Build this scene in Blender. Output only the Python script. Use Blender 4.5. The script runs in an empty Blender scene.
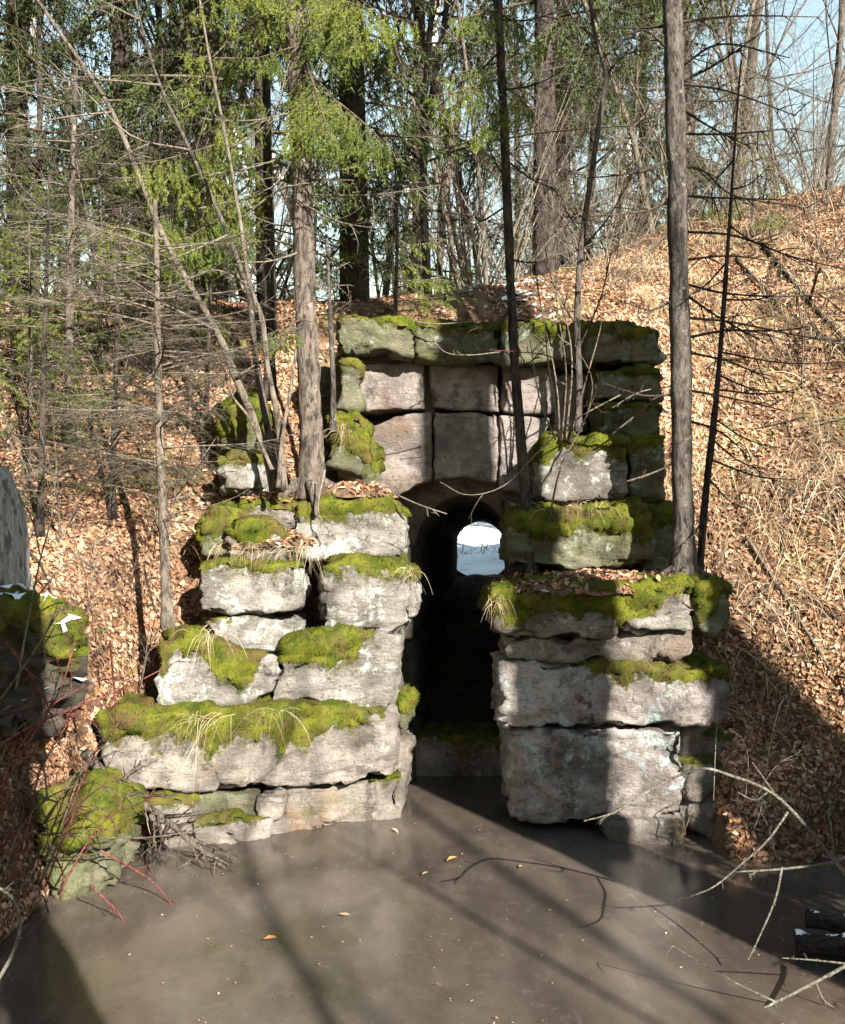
import bpy, math, random
import numpy as np
from mathutils import Vector
R = math.radians
S = bpy.context.scene
COL = S.collection

# ------------------------------------------------------------------ camera
F_PX, HX, HY, CAM_H = 1005.0, 422.5, 520.0, 2.23      # focal length in pixels, principal column, horizon row, eye height above the ice
cam = bpy.data.cameras.new('camera'); cam_o = bpy.data.objects.new('camera', cam); COL.objects.link(cam_o)
cam.sensor_fit = 'VERTICAL'; cam.sensor_height = 24.0; cam.lens = 24.0 * F_PX / 1024
cam.shift_y = (HY - 512) / 1024
cam.clip_start = 0.05; cam.clip_end = 3000
cam_o.location = (0, 0, CAM_H); cam_o.rotation_euler = (R(90), 0, 0)
S.camera = cam_o
S.render.resolution_x, S.render.resolution_y = 845, 1024

# ------------------------------------------------------------------ light
SUN_EL, SUN_AZ = R(28), R(150)                        # azimuth clockwise from +Y: behind the camera, to the right
world = bpy.data.worlds.new('World'); S.world = world; world.use_nodes = True
wn = world.node_tree.nodes; wn.clear()
sky = wn.new('ShaderNodeTexSky'); sky.sky_type = 'NISHITA'; sky.sun_disc = False
sky.sun_elevation = SUN_EL; sky.sun_rotation = SUN_AZ
sky.air_density = 2.0; sky.dust_density = 0.1; sky.ozone_density = 0.4
bg = wn.new('ShaderNodeBackground'); bg.inputs['Strength'].default_value = 0.066
wo = wn.new('ShaderNodeOutputWorld')
world.node_tree.links.new(sky.outputs[0], bg.inputs[0]); world.node_tree.links.new(bg.outputs[0], wo.inputs[0])
SDIR = Vector((math.sin(SUN_AZ) * math.cos(SUN_EL), math.cos(SUN_AZ) * math.cos(SUN_EL), math.sin(SUN_EL)))
sun = bpy.data.lights.new('sun', 'SUN'); sun.energy = 5.0; sun.angle = R(0.45); sun.color = (1.0, 0.94, 0.84)
sun_o = bpy.data.objects.new('sun', sun); COL.objects.link(sun_o)
sun_o.rotation_euler = SDIR.to_track_quat('Z', 'Y').to_euler(); sun_o.location = (10, -15, 20)
S.view_settings.view_transform = 'Standard'; S.view_settings.look = 'None'
S.view_settings.exposure = 2.0; S.view_settings.gamma = 1.0; S.view_settings.use_curve_mapping = False

# ------------------------------------------------------------------ helpers
def P(px, py, Y):
    return np.array([(px - HX) * Y / F_PX, Y, CAM_H - (py - HY) * Y / F_PX])

def _h(i, j, k, s):
    n = (i * 374761393 + j * 668265263 + k * 2147483647 + s * 1274126177) & 0xffffffff
    n = ((n ^ (n >> 13)) * 1274126177) & 0xffffffff
    n = (n ^ (n >> 16)) & 0xffff
    return n / 32767.5 - 1.0

def noise(p, sc=1.0, seed=0):
    p = np.asarray(p, float) / sc + 531.7
    i = np.floor(p).astype(np.int64); f = p - i; f = f * f * (3 - 2 * f)
    x, y, z = i[:, 0], i[:, 1], i[:, 2]; fx, fy, fz = f[:, 0], f[:, 1], f[:, 2]
    def g(a, b, c): return _h(x + a, y + b, z + c, seed)
    l = lambda a, b, t: a + (b - a) * t
    return l(l(l(g(0,0,0), g(1,0,0), fx), l(g(0,1,0), g(1,1,0), fx), fy),
             l(l(g(0,0,1), g(1,0,1), fx), l(g(0,1,1), g(1,1,1), fx), fy), fz)

def fbm(p, sc, seed=0, o=3):
    r = 0; a = 1; t = 0
    for k in range(o):
        r = r + a * noise(p, sc, seed + k * 17); t += a; a *= .5; sc *= .5
    return r / t

def cells(p, sc, seed):
    """Worley cells: (tilted plateau height per cell, distance to the cell border)"""
    p = np.asarray(p, float) / sc + 200.3; i = np.floor(p).astype(np.int64); n = len(p)
    b1 = np.full(n, 9.); b2 = np.full(n, 9.); h = np.zeros(n)
    for a in (-1, 0, 1):
        for b in (-1, 0, 1):
            for c in (-1, 0, 1):
                x, y, z = i[:, 0] + a, i[:, 1] + b, i[:, 2] + c
                f = np.stack([x, y, z], 1) + .5 + .45 * np.stack([_h(x, y, z, seed + q) for q in (1, 2, 3)], 1)
                v = p - f; d = np.linalg.norm(v, axis=1)
                hh = _h(x, y, z, seed + 4) + np.sum(v * np.stack([_h(x, y, z, seed + q) for q in (5, 6, 7)], 1), 1) * .9
                up = d < b1; b2 = np.where(up, b1, np.minimum(b2, d)); h = np.where(up, hh, h); b1 = np.minimum(b1, d)
    return h, b2 - b1

def build(name, V, F, mat, parent=None, origin=None, smooth=True, cols=None, midx=None):
    """one mesh object; V in world coordinates, F a list of (n,k) index arrays"""
    V = np.asarray(V, float)
    po = np.array(parent.location) if parent is not None and parent.parent is None else np.zeros(3)
    if parent is not None and parent.parent is not None:
        po = np.array(parent.parent.location) + np.array(parent.location)
    o3 = np.array(origin, float) if origin is not None else (po if parent is not None else np.zeros(3))
    me = bpy.data.meshes.new(name)
    fl = F if isinstance(F, list) else [F]
    fl = [np.asarray(f, np.int32) for f in fl if len(f)]
    loops = np.concatenate([f.ravel() for f in fl])
    tot = np.concatenate([np.full(len(f), f.shape[1], np.int32) for f in fl])
    start = np.concatenate([[0], np.cumsum(tot)[:-1]]).astype(np.int32)
    me.vertices.add(len(V)); me.vertices.foreach_set('co', (V - o3).astype(np.float32).ravel())
    me.loops.add(len(loops)); me.loops.foreach_set('vertex_index', loops)
    me.polygons.add(len(tot)); me.polygons.foreach_set('loop_start', start); me.polygons.foreach_set('loop_total', tot)
    if smooth: me.polygons.foreach_set('use_smooth', np.ones(len(tot), bool))
    for m in (mat if isinstance(mat, (list, tuple)) else [mat]): me.materials.append(m)
    if midx is not None: me.polygons.foreach_set('material_index', np.asarray(midx, np.int32))
    if cols is not None:
        a = me.color_attributes.new('tint', 'FLOAT_COLOR', 'POINT')
        a.data.foreach_set('color', np.c_[cols, np.ones(len(cols))].astype(np.float32).ravel())
    me.update(calc_edges=True); me.validate()
    o = bpy.data.objects.new(name, me); COL.objects.link(o)
    o.location = o3 - po
    if parent is not None: o.parent = parent
    return o

def tag(o, label, cat, group=None, kind=None):
    o['label'] = label
    if cat: o['category'] = cat
    if group: o['group'] = group
    if kind: o['kind'] = kind
    return o

def thing(name, label, cat, loc, group=None):
    o = bpy.data.objects.new(name, None); COL.objects.link(o); o.location = tuple(loc); o.empty_display_size = .1
    return tag(o, label, cat, group)

def cat_mesh(parts):
    Vs, Fs, n = [], [], 0
    for V, F in parts:
        Vs.append(V); n0 = n; n += len(V)
        for f in (F if isinstance(F, list) else [F]): Fs.append(np.asarray(f) + n0)
    return np.concatenate(Vs), Fs

def unit(v): return v / (np.linalg.norm(v, axis=-1, keepdims=True) + 1e-9)

def tubes(paths, rad, sides=4, cap=True):
    """paths (M,K,3), rad (M,K) -> V, [F]"""
    paths = np.asarray(paths, float); rad = np.asarray(rad, float)
    M, K, _ = paths.shape
    T = unit(np.gradient(paths, axis=1))
    mean = unit(paths[:, -1] - paths[:, 0])
    ref = np.where(np.abs(mean[:, 2:3]) > .8, np.array([[1., 0.1, 0]]), np.array([[0.05, 0.03, 1.]]))
    A = unit(np.cross(T, ref[:, None, :])); B = np.cross(T, A)
    th = np.arange(sides) * 2 * np.pi / sides
    V = paths[:, :, None, :] + rad[:, :, None, None] * (A[:, :, None, :] * np.cos(th)[None, None, :, None] + B[:, :, None, :] * np.sin(th)[None, None, :, None])
    V = V.reshape(-1, 3)
    m, k, s = np.meshgrid(np.arange(M), np.arange(K - 1), np.arange(sides), indexing='ij')
    i0 = (m * K + k) * sides; s1 = (s + 1) % sides
    Fq = np.stack([i0 + s, i0 + s1, i0 + sides + s1, i0 + sides + s], -1).reshape(-1, 4)
    Fs = [Fq]
    if cap and sides > 2:
        e = (np.arange(M) * K + K - 1)[:, None] * sides + np.arange(sides)[None]
        b = (np.arange(M) * K)[:, None] * sides + np.arange(sides)[None, ::-1]
        Fs += [e, b]
    return V, Fs

def spline(pts, n):
    """Catmull-Rom through points"""
    p = np.asarray(pts, float); m = len(p)
    if m == 2: return p[0] + (p[1] - p[0]) * np.linspace(0, 1, n)[:, None]
    q = np.vstack([2 * p[0] - p[1], p, 2 * p[-1] - p[-2]])
    t = np.linspace(0, m - 1 - 1e-6, n); i = t.astype(int); f = (t - i)[:, None]
    a, b, c, d = q[i], q[i + 1], q[i + 2], q[i + 3]
    return .5 * (2 * b + (c - a) * f + (2 * a - 5 * b + 4 * c - d) * f**2 + (3 * b - a - 3 * c + d) * f**3)

def ribbons(paths, width, seed=0):
    paths = np.asarray(paths, float); M, K, _ = paths.shape
    rng = np.random.default_rng(seed)
    T = unit(np.gradient(paths, axis=1))
    sd = unit(np.cross(T, unit(rng.normal(size=(M, 1, 3)))))
    w = np.asarray(width)[:, None] * np.linspace(1, .15, K)[None]
    V = np.stack([paths - sd * w[..., None], paths + sd * w[..., None]], 2).reshape(-1, 3)
    m, k = np.meshgrid(np.arange(M), np.arange(K - 1), indexing='ij'); i0 = (m * K + k) * 2
    return V, [np.stack([i0, i0 + 1, i0 + 3, i0 + 2], -1).reshape(-1, 4)]

# ------------------------------------------------------------------ materials
class Mat:
    def __init__(s, name, rough=.85, spec=.3):
        s.m = bpy.data.materials.new(name); s.m.use_nodes = True
        s.nt = s.m.node_tree; s.n = s.nt.nodes; s.l = s.nt.links.new
        s.b = s.n['Principled BSDF']; s.b.inputs['Roughness'].default_value = rough
        s.b.inputs['Specular IOR Level'].default_value = spec
        s.tc = s.n.new('ShaderNodeTexCoord'); s.geo = s.n.new('ShaderNodeNewGeometry')
    def noise(s, scale, detail=5, rough=.6, vec=None, off=0, dist=0):
        t = s.n.new('ShaderNodeTexNoise'); t.inputs['Scale'].default_value = scale
        t.inputs['Detail'].default_value = detail; t.inputs['Roughness'].default_value = rough; t.inputs['Distortion'].default_value = dist
        mp = s.n.new('ShaderNodeMapping'); mp.inputs['Location'].default_value = (off, off * .7, off * .3)
        if isinstance(vec, tuple): mp.inputs['Scale'].default_value = vec
        s.l(s.geo.outputs['Position'], mp.inputs[0]); s.l(mp.outputs[0], t.inputs['Vector'])
        return t.outputs['Fac']
    def ramp(s, fac, a, b, ca=0., cb=1.):
        r = s.n.new('ShaderNodeMapRange'); r.inputs[1].default_value = a; r.inputs[2].default_value = b
        r.inputs[3].default_value = ca; r.inputs[4].default_value = cb; r.interpolation_type = 'SMOOTHSTEP'
        s.l(fac, r.inputs[0]); return r.outputs[0]
    def mix(s, fac, a, b, mode='MIX'):
        m = s.n.new('ShaderNodeMix'); m.data_type = 'RGBA'; m.blend_type = mode
        for sock, v in ((m.inputs[0], fac), (m.inputs[6], a), (m.inputs[7], b)):
            if hasattr(v, 'is_linked'): s.l(v, sock)
            else: sock.default_value = v if not isinstance(v, tuple) else (*v, 1)
        return m.outputs[2]
    def math(s, op, a, b):
        m = s.n.new('ShaderNodeMath'); m.operation = op
        for sock, v in ((m.inputs[0], a), (m.inputs[1], b)):
            if hasattr(v, 'is_linked'): s.l(v, sock)
            else: sock.default_value = v
        return m.outputs[0]
    def bump(s, h, st=.5, d=.02):
        b = s.n.new('ShaderNodeBump'); b.inputs['Strength'].default_value = st; b.inputs['Distance'].default_value = d
        s.l(h, b.inputs['Height']); s.l(b.outputs[0], s.b.inputs['Normal'])
    def col(s, c): 
        if hasattr(c, 'is_linked'): s.l(c, s.b.inputs['Base Color'])
        else: s.b.inputs['Base Color'].default_value = (*c, 1)
        return s
    def attr(s):
        a = s.n.new('ShaderNodeAttribute'); a.attribute_name = 'tint'; return a.outputs['Color']
    def rnd(s): return s.n.new('ShaderNodeObjectInfo').outputs['Random']

def stone_mat(name, base, dark, lichen, amt, green=.0, off=0., rust=None):
    m = Mat(name, .92, .2)
    c = m.mix(m.ramp(m.noise(2.2, 7, .7, off=off), .36, .64), dark, base)
    c = m.mix(m.ramp(m.noise(5, 5, .75, (1, 1, 4.5), off + 4), .45, .70, 0, .75), c, tuple(x * .42 for x in base))
    if rust: c = m.mix(m.ramp(m.noise(1.6, 6, .7, off=off + 8), .5, .68, 0, .75), c, rust)
    if green: c = m.mix(m.ramp(m.noise(3.1, 6, .75, off=off + 2), .62 - green * .3, .75, 0, .8), c, (.10, .115, .03))
    li = m.math('MULTIPLY', m.ramp(m.noise(2.9, 9, .78, off=off + 11, dist=.5), .66 - amt * .30, .73 - amt * .25), m.ramp(m.noise(15, 5, .7, off=off + 3), .38, .56, .12, 1))
    c = m.mix(li, c, lichen)
    c = m.mix(m.ramp(m.noise(4.5, 9, .82, (1, 1, .7), off=off + 21), .52, .62, 0, .78), c, tuple(x * .5 for x in dark))        # weathering blotches
    c = m.mix(m.ramp(m.noise(38, 3, .6, off=off + 9), .60, .70, 0, .7), c, (.05, .045, .038))                    # dark grains
    c = m.mix(m.ramp(m.noise(2.4, 6, .75, (.35, .35, 5.5), off + 31), .60, .66, 0, .65), c, tuple(x * .4 for x in dark))   # bedding lines
    at = m.n.new('ShaderNodeAttribute'); at.attribute_name = 'tint'; sp = m.n.new('ShaderNodeSeparateColor'); m.l(at.outputs['Color'], sp.inputs[0])
    th = m.math('ADD', sp.outputs[0], m.math('MULTIPLY', m.math('SUBTRACT', m.noise(13, 6, .75, off=off), .5), 2.4))
    mo = m.math('MULTIPLY', m.ramp(th, .45, .8, 0, .92), m.ramp(sp.outputs[0], .02, .15))
    mc = m.mix(m.ramp(m.noise(9, 5, .7), .38, .64), (.038, .050, .007), (.100, .100, .015))
    c = m.mix(mo, c, mc)
    m.col(c)
    m.bump(m.math('ADD', m.noise(9, 9, .78, (1, 1, 2.2), off), m.math('MULTIPLY', m.noise(60, 4, .75), .4)), 1.0, .045)
    return m.m

M = {}
M['pale'] = stone_mat('stone_pale_lichen', (.34, .315, .28), (.13, .115, .10), (.56, .58, .53), .52, .25, 0)
M['brown'] = stone_mat('stone_brown', (.37, .32, .295), (.15, .125, .115), (.44, .43, .37), .14, .12, 20, (.18, .115, .065))
M['grey'] = stone_mat('stone_grey', (.34, .30, .265), (.135, .115, .098), (.50, .48, .43), .32, .28, 40, (.23, .15, .085))
M['teal'] = stone_mat('stone_teal_lichen', (.46, .41, .38), (.15, .125, .115), (.40, .50, .48), .50, .10, 60, (.25, .17, .13))
M['greenish'] = stone_mat('stone_green_algae', (.22, .21, .145), (.10, .092, .058), (.36, .43, .36), .40, .7, 80)
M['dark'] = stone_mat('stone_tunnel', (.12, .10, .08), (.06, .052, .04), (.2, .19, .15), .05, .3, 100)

def moss_mat():
    m = Mat('moss', .95, .1)
    c = m.mix(m.ramp(m.noise(6, 4, .6), .35, .65), (.042, .060, .006), (.120, .124, .014))
    c = m.mix(m.ramp(m.noise(22, 3, .6), .5, .75, 0, .6), c, (.15, .13, .03))
    c = m.mix(m.ramp(m.noise(4.3, 7, .75, off=6), .47, .60, 0, .85), c, (.085, .062, .024))
    m.col(c); m.bump(m.noise(90, 4, .7), .8, .02)
    return m.m
M['moss'] = moss_mat()

def wood(name, a, b, sc=6, lich=None, vec=(1, 1, .35), la=.6):
    m = Mat(name, .9, .2)
    c = m.mix(m.ramp(m.noise(sc * 3, 6, .7, vec), .35, .65), a, b)
    c = m.mix(m.ramp(m.noise(sc * 5, 4, .65, (1, 1, .3) if vec[2] < 1 else vec, 9), .53, .60, 0, .8), c, tuple(x * .35 for x in a))   # fissures
    c = m.mix(m.ramp(m.noise(2.3, 5, .7, off=15), .5, .68, 0, .45), c, tuple(x * 1.35 for x in b))
    if lich: c = m.mix(m.ramp(m.noise(11, 5, .7, off=5), la, la + .1, 0, .85), c, lich)
    m.col(c); m.bump(m.math('ADD', m.noise(sc * 5, 4, .65, (1, 1, .3) if vec[2] < 1 else vec, 9), m.noise(sc * 7, 6, .8, vec)), 1.0, .03)
    return m.m
M['bark'] = wood('spruce_bark', (.060, .047, .038), (.185, .150, .122), 6, (.30, .29, .26))
M['bark_grey'] = wood('grey_bark', (.048, .040, .034), (.145, .125, .108), 8, (.25, .245, .22), la=.58)
M['bark_dark'] = wood('dark_bark', (.022, .018, .015), (.085, .068, .055), 6)
M['bark_tan'] = wood('tan_bark', (.10, .08, .062), (.23, .19, .15), 8, (.32, .30, .25))
M['dead'] = wood('dead_twig', (.15, .125, .097), (.32, .275, .215), 14)
M['twig'] = wood('brown_twig', (.10, .075, .055), (.24, .185, .135), 14)
M['lichen_twig'] = wood('lichen_twig', (.15, .135, .10), (.34, .325, .26), 20, (.46, .47, .38), (1, 1, 1), .55)
M['red'] = wood('red_twig', (.16, .04, .038), (.32, .11, .09), 14)
M['stump'] = wood('weathered_wood', (.24, .225, .21), (.50, .485, .46), 4, vec=(3.5, 3.5, .1))
M['log'] = wood('wet_log', (.03, .02, .02), (.09, .06, .055), 9, vec=(.3, 1, 1))
def birch():
    m = Mat('birch_bark', .7, .3)
    c = m.mix(m.ramp(m.noise(3, 3, .6, (1, 1, 5)), .58, .68), (.66, .63, .58), (.10, .085, .07))
    c = m.mix(m.ramp(m.noise(1.1, 4, .6, off=3), .5, .7, 0, .6), c, (.34, .30, .26)); m.col(c); m.bump(m.noise(12, 4, .7, (1, 1, 4)), .4, .02)
    return m.m
M['birch'] = birch()

def leafy(name, a, b, tr=.3):
    m = Mat(name, .6, .25)
    c = m.mix(m.ramp(m.noise(1.7, 3, .6), .35, .65), a, b)
    c = m.mix(m.ramp(m.noise(23, 2, .6), .4, .75, 0, .5), c, tuple(x * 1.5 for x in b)); m.col(c)
    t = m.n.new('ShaderNodeBsdfTranslucent'); m.l(c, t.inputs[0])
    x = m.n.new('ShaderNodeMixShader'); x.inputs[0].default_value = tr
    m.l(m.b.outputs[0], x.inputs[1]); m.l(t.outputs[0], x.inputs[2]); m.l(x.outputs[0], m.n['Material Output'].inputs[0])
    return m.m
M['needle'] = leafy('spruce_needles_shaded', (.032, .050, .016), (.075, .098, .026), .3)  # background copy: the shade of the wood is put into the darker green
M['needle_fg'] = leafy('spruce_needles_sunlit', (.10, .16, .03), (.24, .285, .055), .4)  # foreground copy: the sunlit look is put into the lighter green

def litter():
    m = Mat('leaf_soil', .95, .1)
    c = m.mix(m.ramp(m.noise(7, 7, .75), .35, .68), (.06, .038, .025), (.24, .155, .10))
    c = m.mix(m.ramp(m.noise(1.1, 4, .6, off=7), .52, .7, 0, .7), c, (.20, .18, .07))
    m.col(c); m.bump(m.noise(26, 5, .75), .9, .04); return m.m
M['soil'] = litter()
def tinted(name, rough=.7, tr=.2):
    m = Mat(name, rough, .08); c = m.attr(); m.col(c)
    t = m.n.new('ShaderNodeBsdfTranslucent'); m.l(c, t.inputs[0])
    x = m.n.new('ShaderNodeMixShader'); x.inputs[0].default_value = tr
    m.l(m.b.outputs[0], x.inputs[1]); m.l(t.outputs[0], x.inputs[2]); m.l(x.outputs[0], m.n['Material Output'].inputs[0])
    return m.m
M['leaf'] = tinted('dead_leaf')
M['straw'] = tinted('dry_straw', .6, .3)
def ice():
    m = Mat('muddy_ice', .28, .6)
    c = m.mix(m.ramp(m.noise(1.3, 6, .65, (1, .5, 1)), .35, .68), (.046, .037, .030), (.098, .079, .064))
    c = m.mix(m.ramp(m.noise(9, 6, .75), .52, .78, 0, .6), c, (.125, .105, .088))
    c = m.mix(m.ramp(m.noise(3.5, 8, .8, (1.6, .22, 1), 13, 1.5), .60, .74, 0, .55), c, (.17, .155, .14))
    c = m.mix(m.ramp(m.noise(60, 2, .5), .72, .76, 0, .5), c, (.22, .20, .18)); m.col(c)
    m.l(m.ramp(m.noise(2.2, 5, .7), .3, .75, .10, .26), m.b.inputs['Roughness'])
    m.bump(m.noise(5, 6, .7), .07, .02); return m.m
M['ice'] = ice()
def snow():
    m = Mat('snow', .6, .3); m.col(m.mix(m.ramp(m.noise(4, 5, .7), .5, .72, 0, .7), (.80, .81, .83), (.42, .36, .31)))
    m.bump(m.noise(8, 5, .7), .5, .04); return m.m
M['snow'] = snow()

# ------------------------------------------------------------------ terrain
C = [  # (px, py, depth) of ground seen in the photograph
 (700,862,6.55),(770,868,6.45),(845,868,6.45),(740,760,7.0),(735,640,7.6),(720,580,7.9),(845,700,6.95),(845,600,7.5),(845,500,8.1),(845,350,9.8),(845,200,12.6),
 (720,480,8.8),(720,350,10.1),(720,215,12.8),(620,250,13),(660,320,9.9),(600,312,9.9),(620,285,11),
 (60,700,6.3),(30,890,6.0),(110,880,6.2),(125,650,6.9),(120,560,7.5),(120,480,8.1),(120,400,8.9),(120,330,9.9),(60,292,11),(0,600,6.3),(0,480,7.6),(0,380,8.9),
 (0,640,5.4),(0,860,5.3),(215,400,8.9),(215,520,8.0),(250,330,9.8),(450,316,9.6),(350,318,9.6),(550,318,9.6)]
CP = [P(*c) for c in C]
CP += [np.array(c, float) for c in [
 (0,11,4.5),(0,14,4.7),(0.8,16.3,4.2),(-4,14,4.9),(-8,13,5.2),(-8,9,4.2),(-7,6,2.8),(-5,4,1.8),(-4,2,1.0),(-3.4,4.5,.9),
 (4,14.5,6.6),(8,14,7.2),(9,10,5.6),(7,7,3.4),(5,5,1.6),(4.2,6.2,1.2),(3.8,4,.7),(4,17,6.4),(8,18,6.6),(-4,17,4.4),
 (0,3,.1),(2,3,.25),(-2,3,.25),(0,1,.5),(3,0,.5),(-3,0,.6),(0,-6,.6),(8,-6,1.),(-8,-6,1.),
 (0,5,-.5),(0,6.5,-.5),(1.5,5,-.5),(-1.5,5.4,-.45),(2.8,5,-.3),(1.5,6.2,-.4),(-1.3,6.2,-.4),(-.5,7,-.5),(.8,7,-.5),(.3,8,-.5),(2.3,6.2,-.25),
 (1.2,17.6,1.15),(-2,18.5,1.3),(4,19,1.4),(1.5,20,1.25),(1.6,22,1.42),(2,26,1.75),(2.5,31,2.3),(-4,22,1.6),(-8,22,3),(8,23,2.5),(-6,32,3.0),(10,32,3.4),(3,42,3.9),(-10,42,4),(15,42,4.4),(-18,20,5),(20,18,7),(-18,5,4),(20,5,5)]]
CP = np.array(CP)
def _phi(a, b): return np.linalg.norm(a[:, None, :] - b[None, :, :], axis=2)
_n = len(CP); _A = np.zeros((_n + 3, _n + 3)); _A[:_n, :_n] = _phi(CP[:, :2], CP[:, :2]) + np.eye(_n) * -.02
_A[:_n, _n:] = np.c_[np.ones(_n), CP[:, :2]]; _A[_n:, :_n] = _A[:_n, _n:].T
_W = np.linalg.solve(_A, np.r_[CP[:, 2], 0, 0, 0])
def sm(a, b, x): t = np.clip((x - a) / (b - a), 0, 1); return t * t * (3 - 2 * t)
AX0, AXS = 0.285, 0.077                                # culvert axis: X = AX0 + AXS*(Y-8)
def axis_x(y): return AX0 + AXS * (y - 8)
WF = np.array([(-2.25, 6.55), (-2.1, 6.75), (-.36, 7.35), (-.35, 8.95), (.92, 8.95), (.93, 7.35), (1.85, 7.05), (2.0, 7.0)])
def gz(x, y, caps=True):
    x = np.atleast_1d(np.asarray(x, float)); y = np.atleast_1d(np.asarray(y, float))
    q = np.c_[x, y]; out = np.empty(len(q))
    for i in range(0, len(q), 8000):
        s = q[i:i + 8000]; out[i:i + 8000] = _phi(s, CP[:, :2]) @ _W[:_n] + _W[_n] + s @ _W[_n + 1:]
    d = np.hypot(x - 1, y - 12); far = 4.0 + .004 * d
    p3 = np.c_[x, y, np.zeros(len(x))]
    t = sm(30, 75, d); out = out * (1 - t) + (far + 1.5 * fbm(p3, 60, 3)) * t
    land = sm(-.1, .5, out)
    out = out + land * (.10 * fbm(p3, .9, 5) + .035 * fbm(p3, .25, 6))
    if caps:
        wf = np.interp(x, WF[:, 0], WF[:, 1]); dd = y - wf
        inpass = (x > -.355) & (x < .925)
        cap = np.where(dd < .28, -.5, np.where(inpass, 99, .3 + (dd - .28) * 1.75))
        edge = np.maximum(np.maximum(-2.12 - x, x - 1.9), 0) * 5
        out = np.minimum(out, cap + edge)
    return out
xs = np.r_[-400,-250,-150,-90,-60,-42,-32,-25,-20,-16,-13,-11,-9.5,-8.2,-7.2,-6.6,np.arange(-6.2,7.01,.085),7.5,8.2,9.,10,11.3,13,16,20,25,32,42,60,90,150,250,400]
ys = np.r_[-300,-180,-110,-70,-45,-30,-20,-14,-10,-7,-5,-3.5,-2.,-1,0,.8,1.5,2.1,2.6,np.arange(3,18.6,.085),np.arange(18.7,24,.3),np.arange(24.5,36,.8),38,42,48,56,70,95,140,210,320,480]
GX, GY = np.meshgrid(xs, ys); nx, ny = len(xs), len(ys)
GZ = gz(GX.ravel(), GY.ravel())
TV = np.c_[GX.ravel(), GY.ravel(), GZ]
j, i = np.meshgrid(np.arange(ny - 1), np.arange(nx - 1), indexing='ij'); i0 = (j * nx + i).ravel()
TF = np.stack([i0, i0 + 1, i0 + nx + 1, i0 + nx], -1)
fc = TV[TF].mean(1); ax = np.abs(fc[:, 0] - axis_x(fc[:, 1]))
hole = ((ax < .62) & (fc[:, 1] > 8.5) & (fc[:, 1] < 9.25)) | ((ax < .50) & (fc[:, 1] > 16.3) & (fc[:, 1] < 17.9) & (fc[:, 2] > 1.2))
ground = build('ground', TV, TF[~hole], M['soil']); ground['kind'] = 'structure'

ZG = GZ.reshape(ny, nx)
def gfast(x, y):
    x = np.asarray(x, float); y = np.asarray(y, float)
    a = np.clip(np.searchsorted(xs, x) - 1, 0, nx - 2); b = np.clip(np.searchsorted(ys, y) - 1, 0, ny - 2)
    u = (x - xs[a]) / (xs[a + 1] - xs[a]); v = (y - ys[b]) / (ys[b + 1] - ys[b])
    return (ZG[b, a] * (1 - u) + ZG[b, a + 1] * u) * (1 - v) + (ZG[b + 1, a] * (1 - u) + ZG[b + 1, a + 1] * u) * v

# frozen pond
gx, gy = np.meshgrid(np.linspace(-3.6, 4.2, 80), np.r_[np.linspace(2.2, 8.3, 62), 9.2]); k = 80
wv = np.c_[gx.ravel(), gy.ravel(), np.zeros(gx.size)]
wv[:, 2] += .004 * fbm(wv, .8, 9)
j, i = np.meshgrid(np.arange(62), np.arange(79), indexing='ij'); i0 = (j * k + i).ravel()
wf_ = np.stack([i0, i0 + 1, i0 + k + 1, i0 + k], -1); c = wv[wf_].mean(1)
keep = (c[:, 1] < 8.3) | (np.abs(c[:, 0] - .3) < .7)
water = build('frozen_pond', wv, wf_[keep], M['ice']); water['kind'] = 'structure'

# ------------------------------------------------------------------ rough stone blocks
def cube_surface(nu, nv, nw):
    ids = {}; pts = []; faces = []
    def vid(a, b, c):
        k = (a, b, c)
        if k not in ids: ids[k] = len(pts); pts.append(k)
        return ids[k]
    def quad(*ps): faces.append([vid(*p) for p in ps])
    for a in range(nu):
        for b in range(nv):
            quad((a, b, 0), (a + 1, b, 0), (a + 1, b + 1, 0), (a, b + 1, 0)); quad((a, b, nw), (a, b + 1, nw), (a + 1, b + 1, nw), (a + 1, b, nw))
        for c in range(nw):
            quad((a, 0, c), (a, 0, c + 1), (a + 1, 0, c + 1), (a + 1, 0, c)); quad((a, nv, c), (a + 1, nv, c), (a + 1, nv, c + 1), (a, nv, c + 1))
    for b in range(nv):
        for c in range(nw):
            quad((0, b, c), (0, b + 1, c), (0, b + 1, c + 1), (0, b, c + 1)); quad((nu, b, c), (nu, b, c + 1), (nu, b + 1, c + 1), (nu, b + 1, c))
    return np.array(pts, float) / (nu, nv, nw) * 2 - 1, np.array(faces)

def vnormals(V, F):
    n = np.zeros_like(V); fn = np.cross(V[F[:, 2]] - V[F[:, 0]], V[F[:, 3]] - V[F[:, 1]])
    for q in range(4): np.add.at(n, F[:, q], fn)
    return unit(n)

def polyx(pts, u):                                     # point along a px polyline parametrised by index-free length
    pts = np.array(pts, float); s = np.r_[0, np.cumsum(np.hypot(*np.diff(pts, axis=0).T))]; s /= s[-1]
    return np.c_[np.interp(u, s, pts[:, 0]), np.interp(u, s, pts[:, 1])]

LITTER_TOPS = []
BSEED = [0]
def shape_block(UVW, mapf, dims, r, rough, seed, seg):
    half = np.array(dims) / 2; p = UVW * half
    rr = np.minimum(r, half * .95)
    inner = np.clip(p, -(half - rr), half - rr); d = p - inner; L = np.linalg.norm(d, axis=1, keepdims=True)
    p = np.where(L > 1e-6, inner + d / np.maximum(L, 1e-6) * np.minimum(L, np.min(rr)), p)
    return mapf(p / half)

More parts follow.
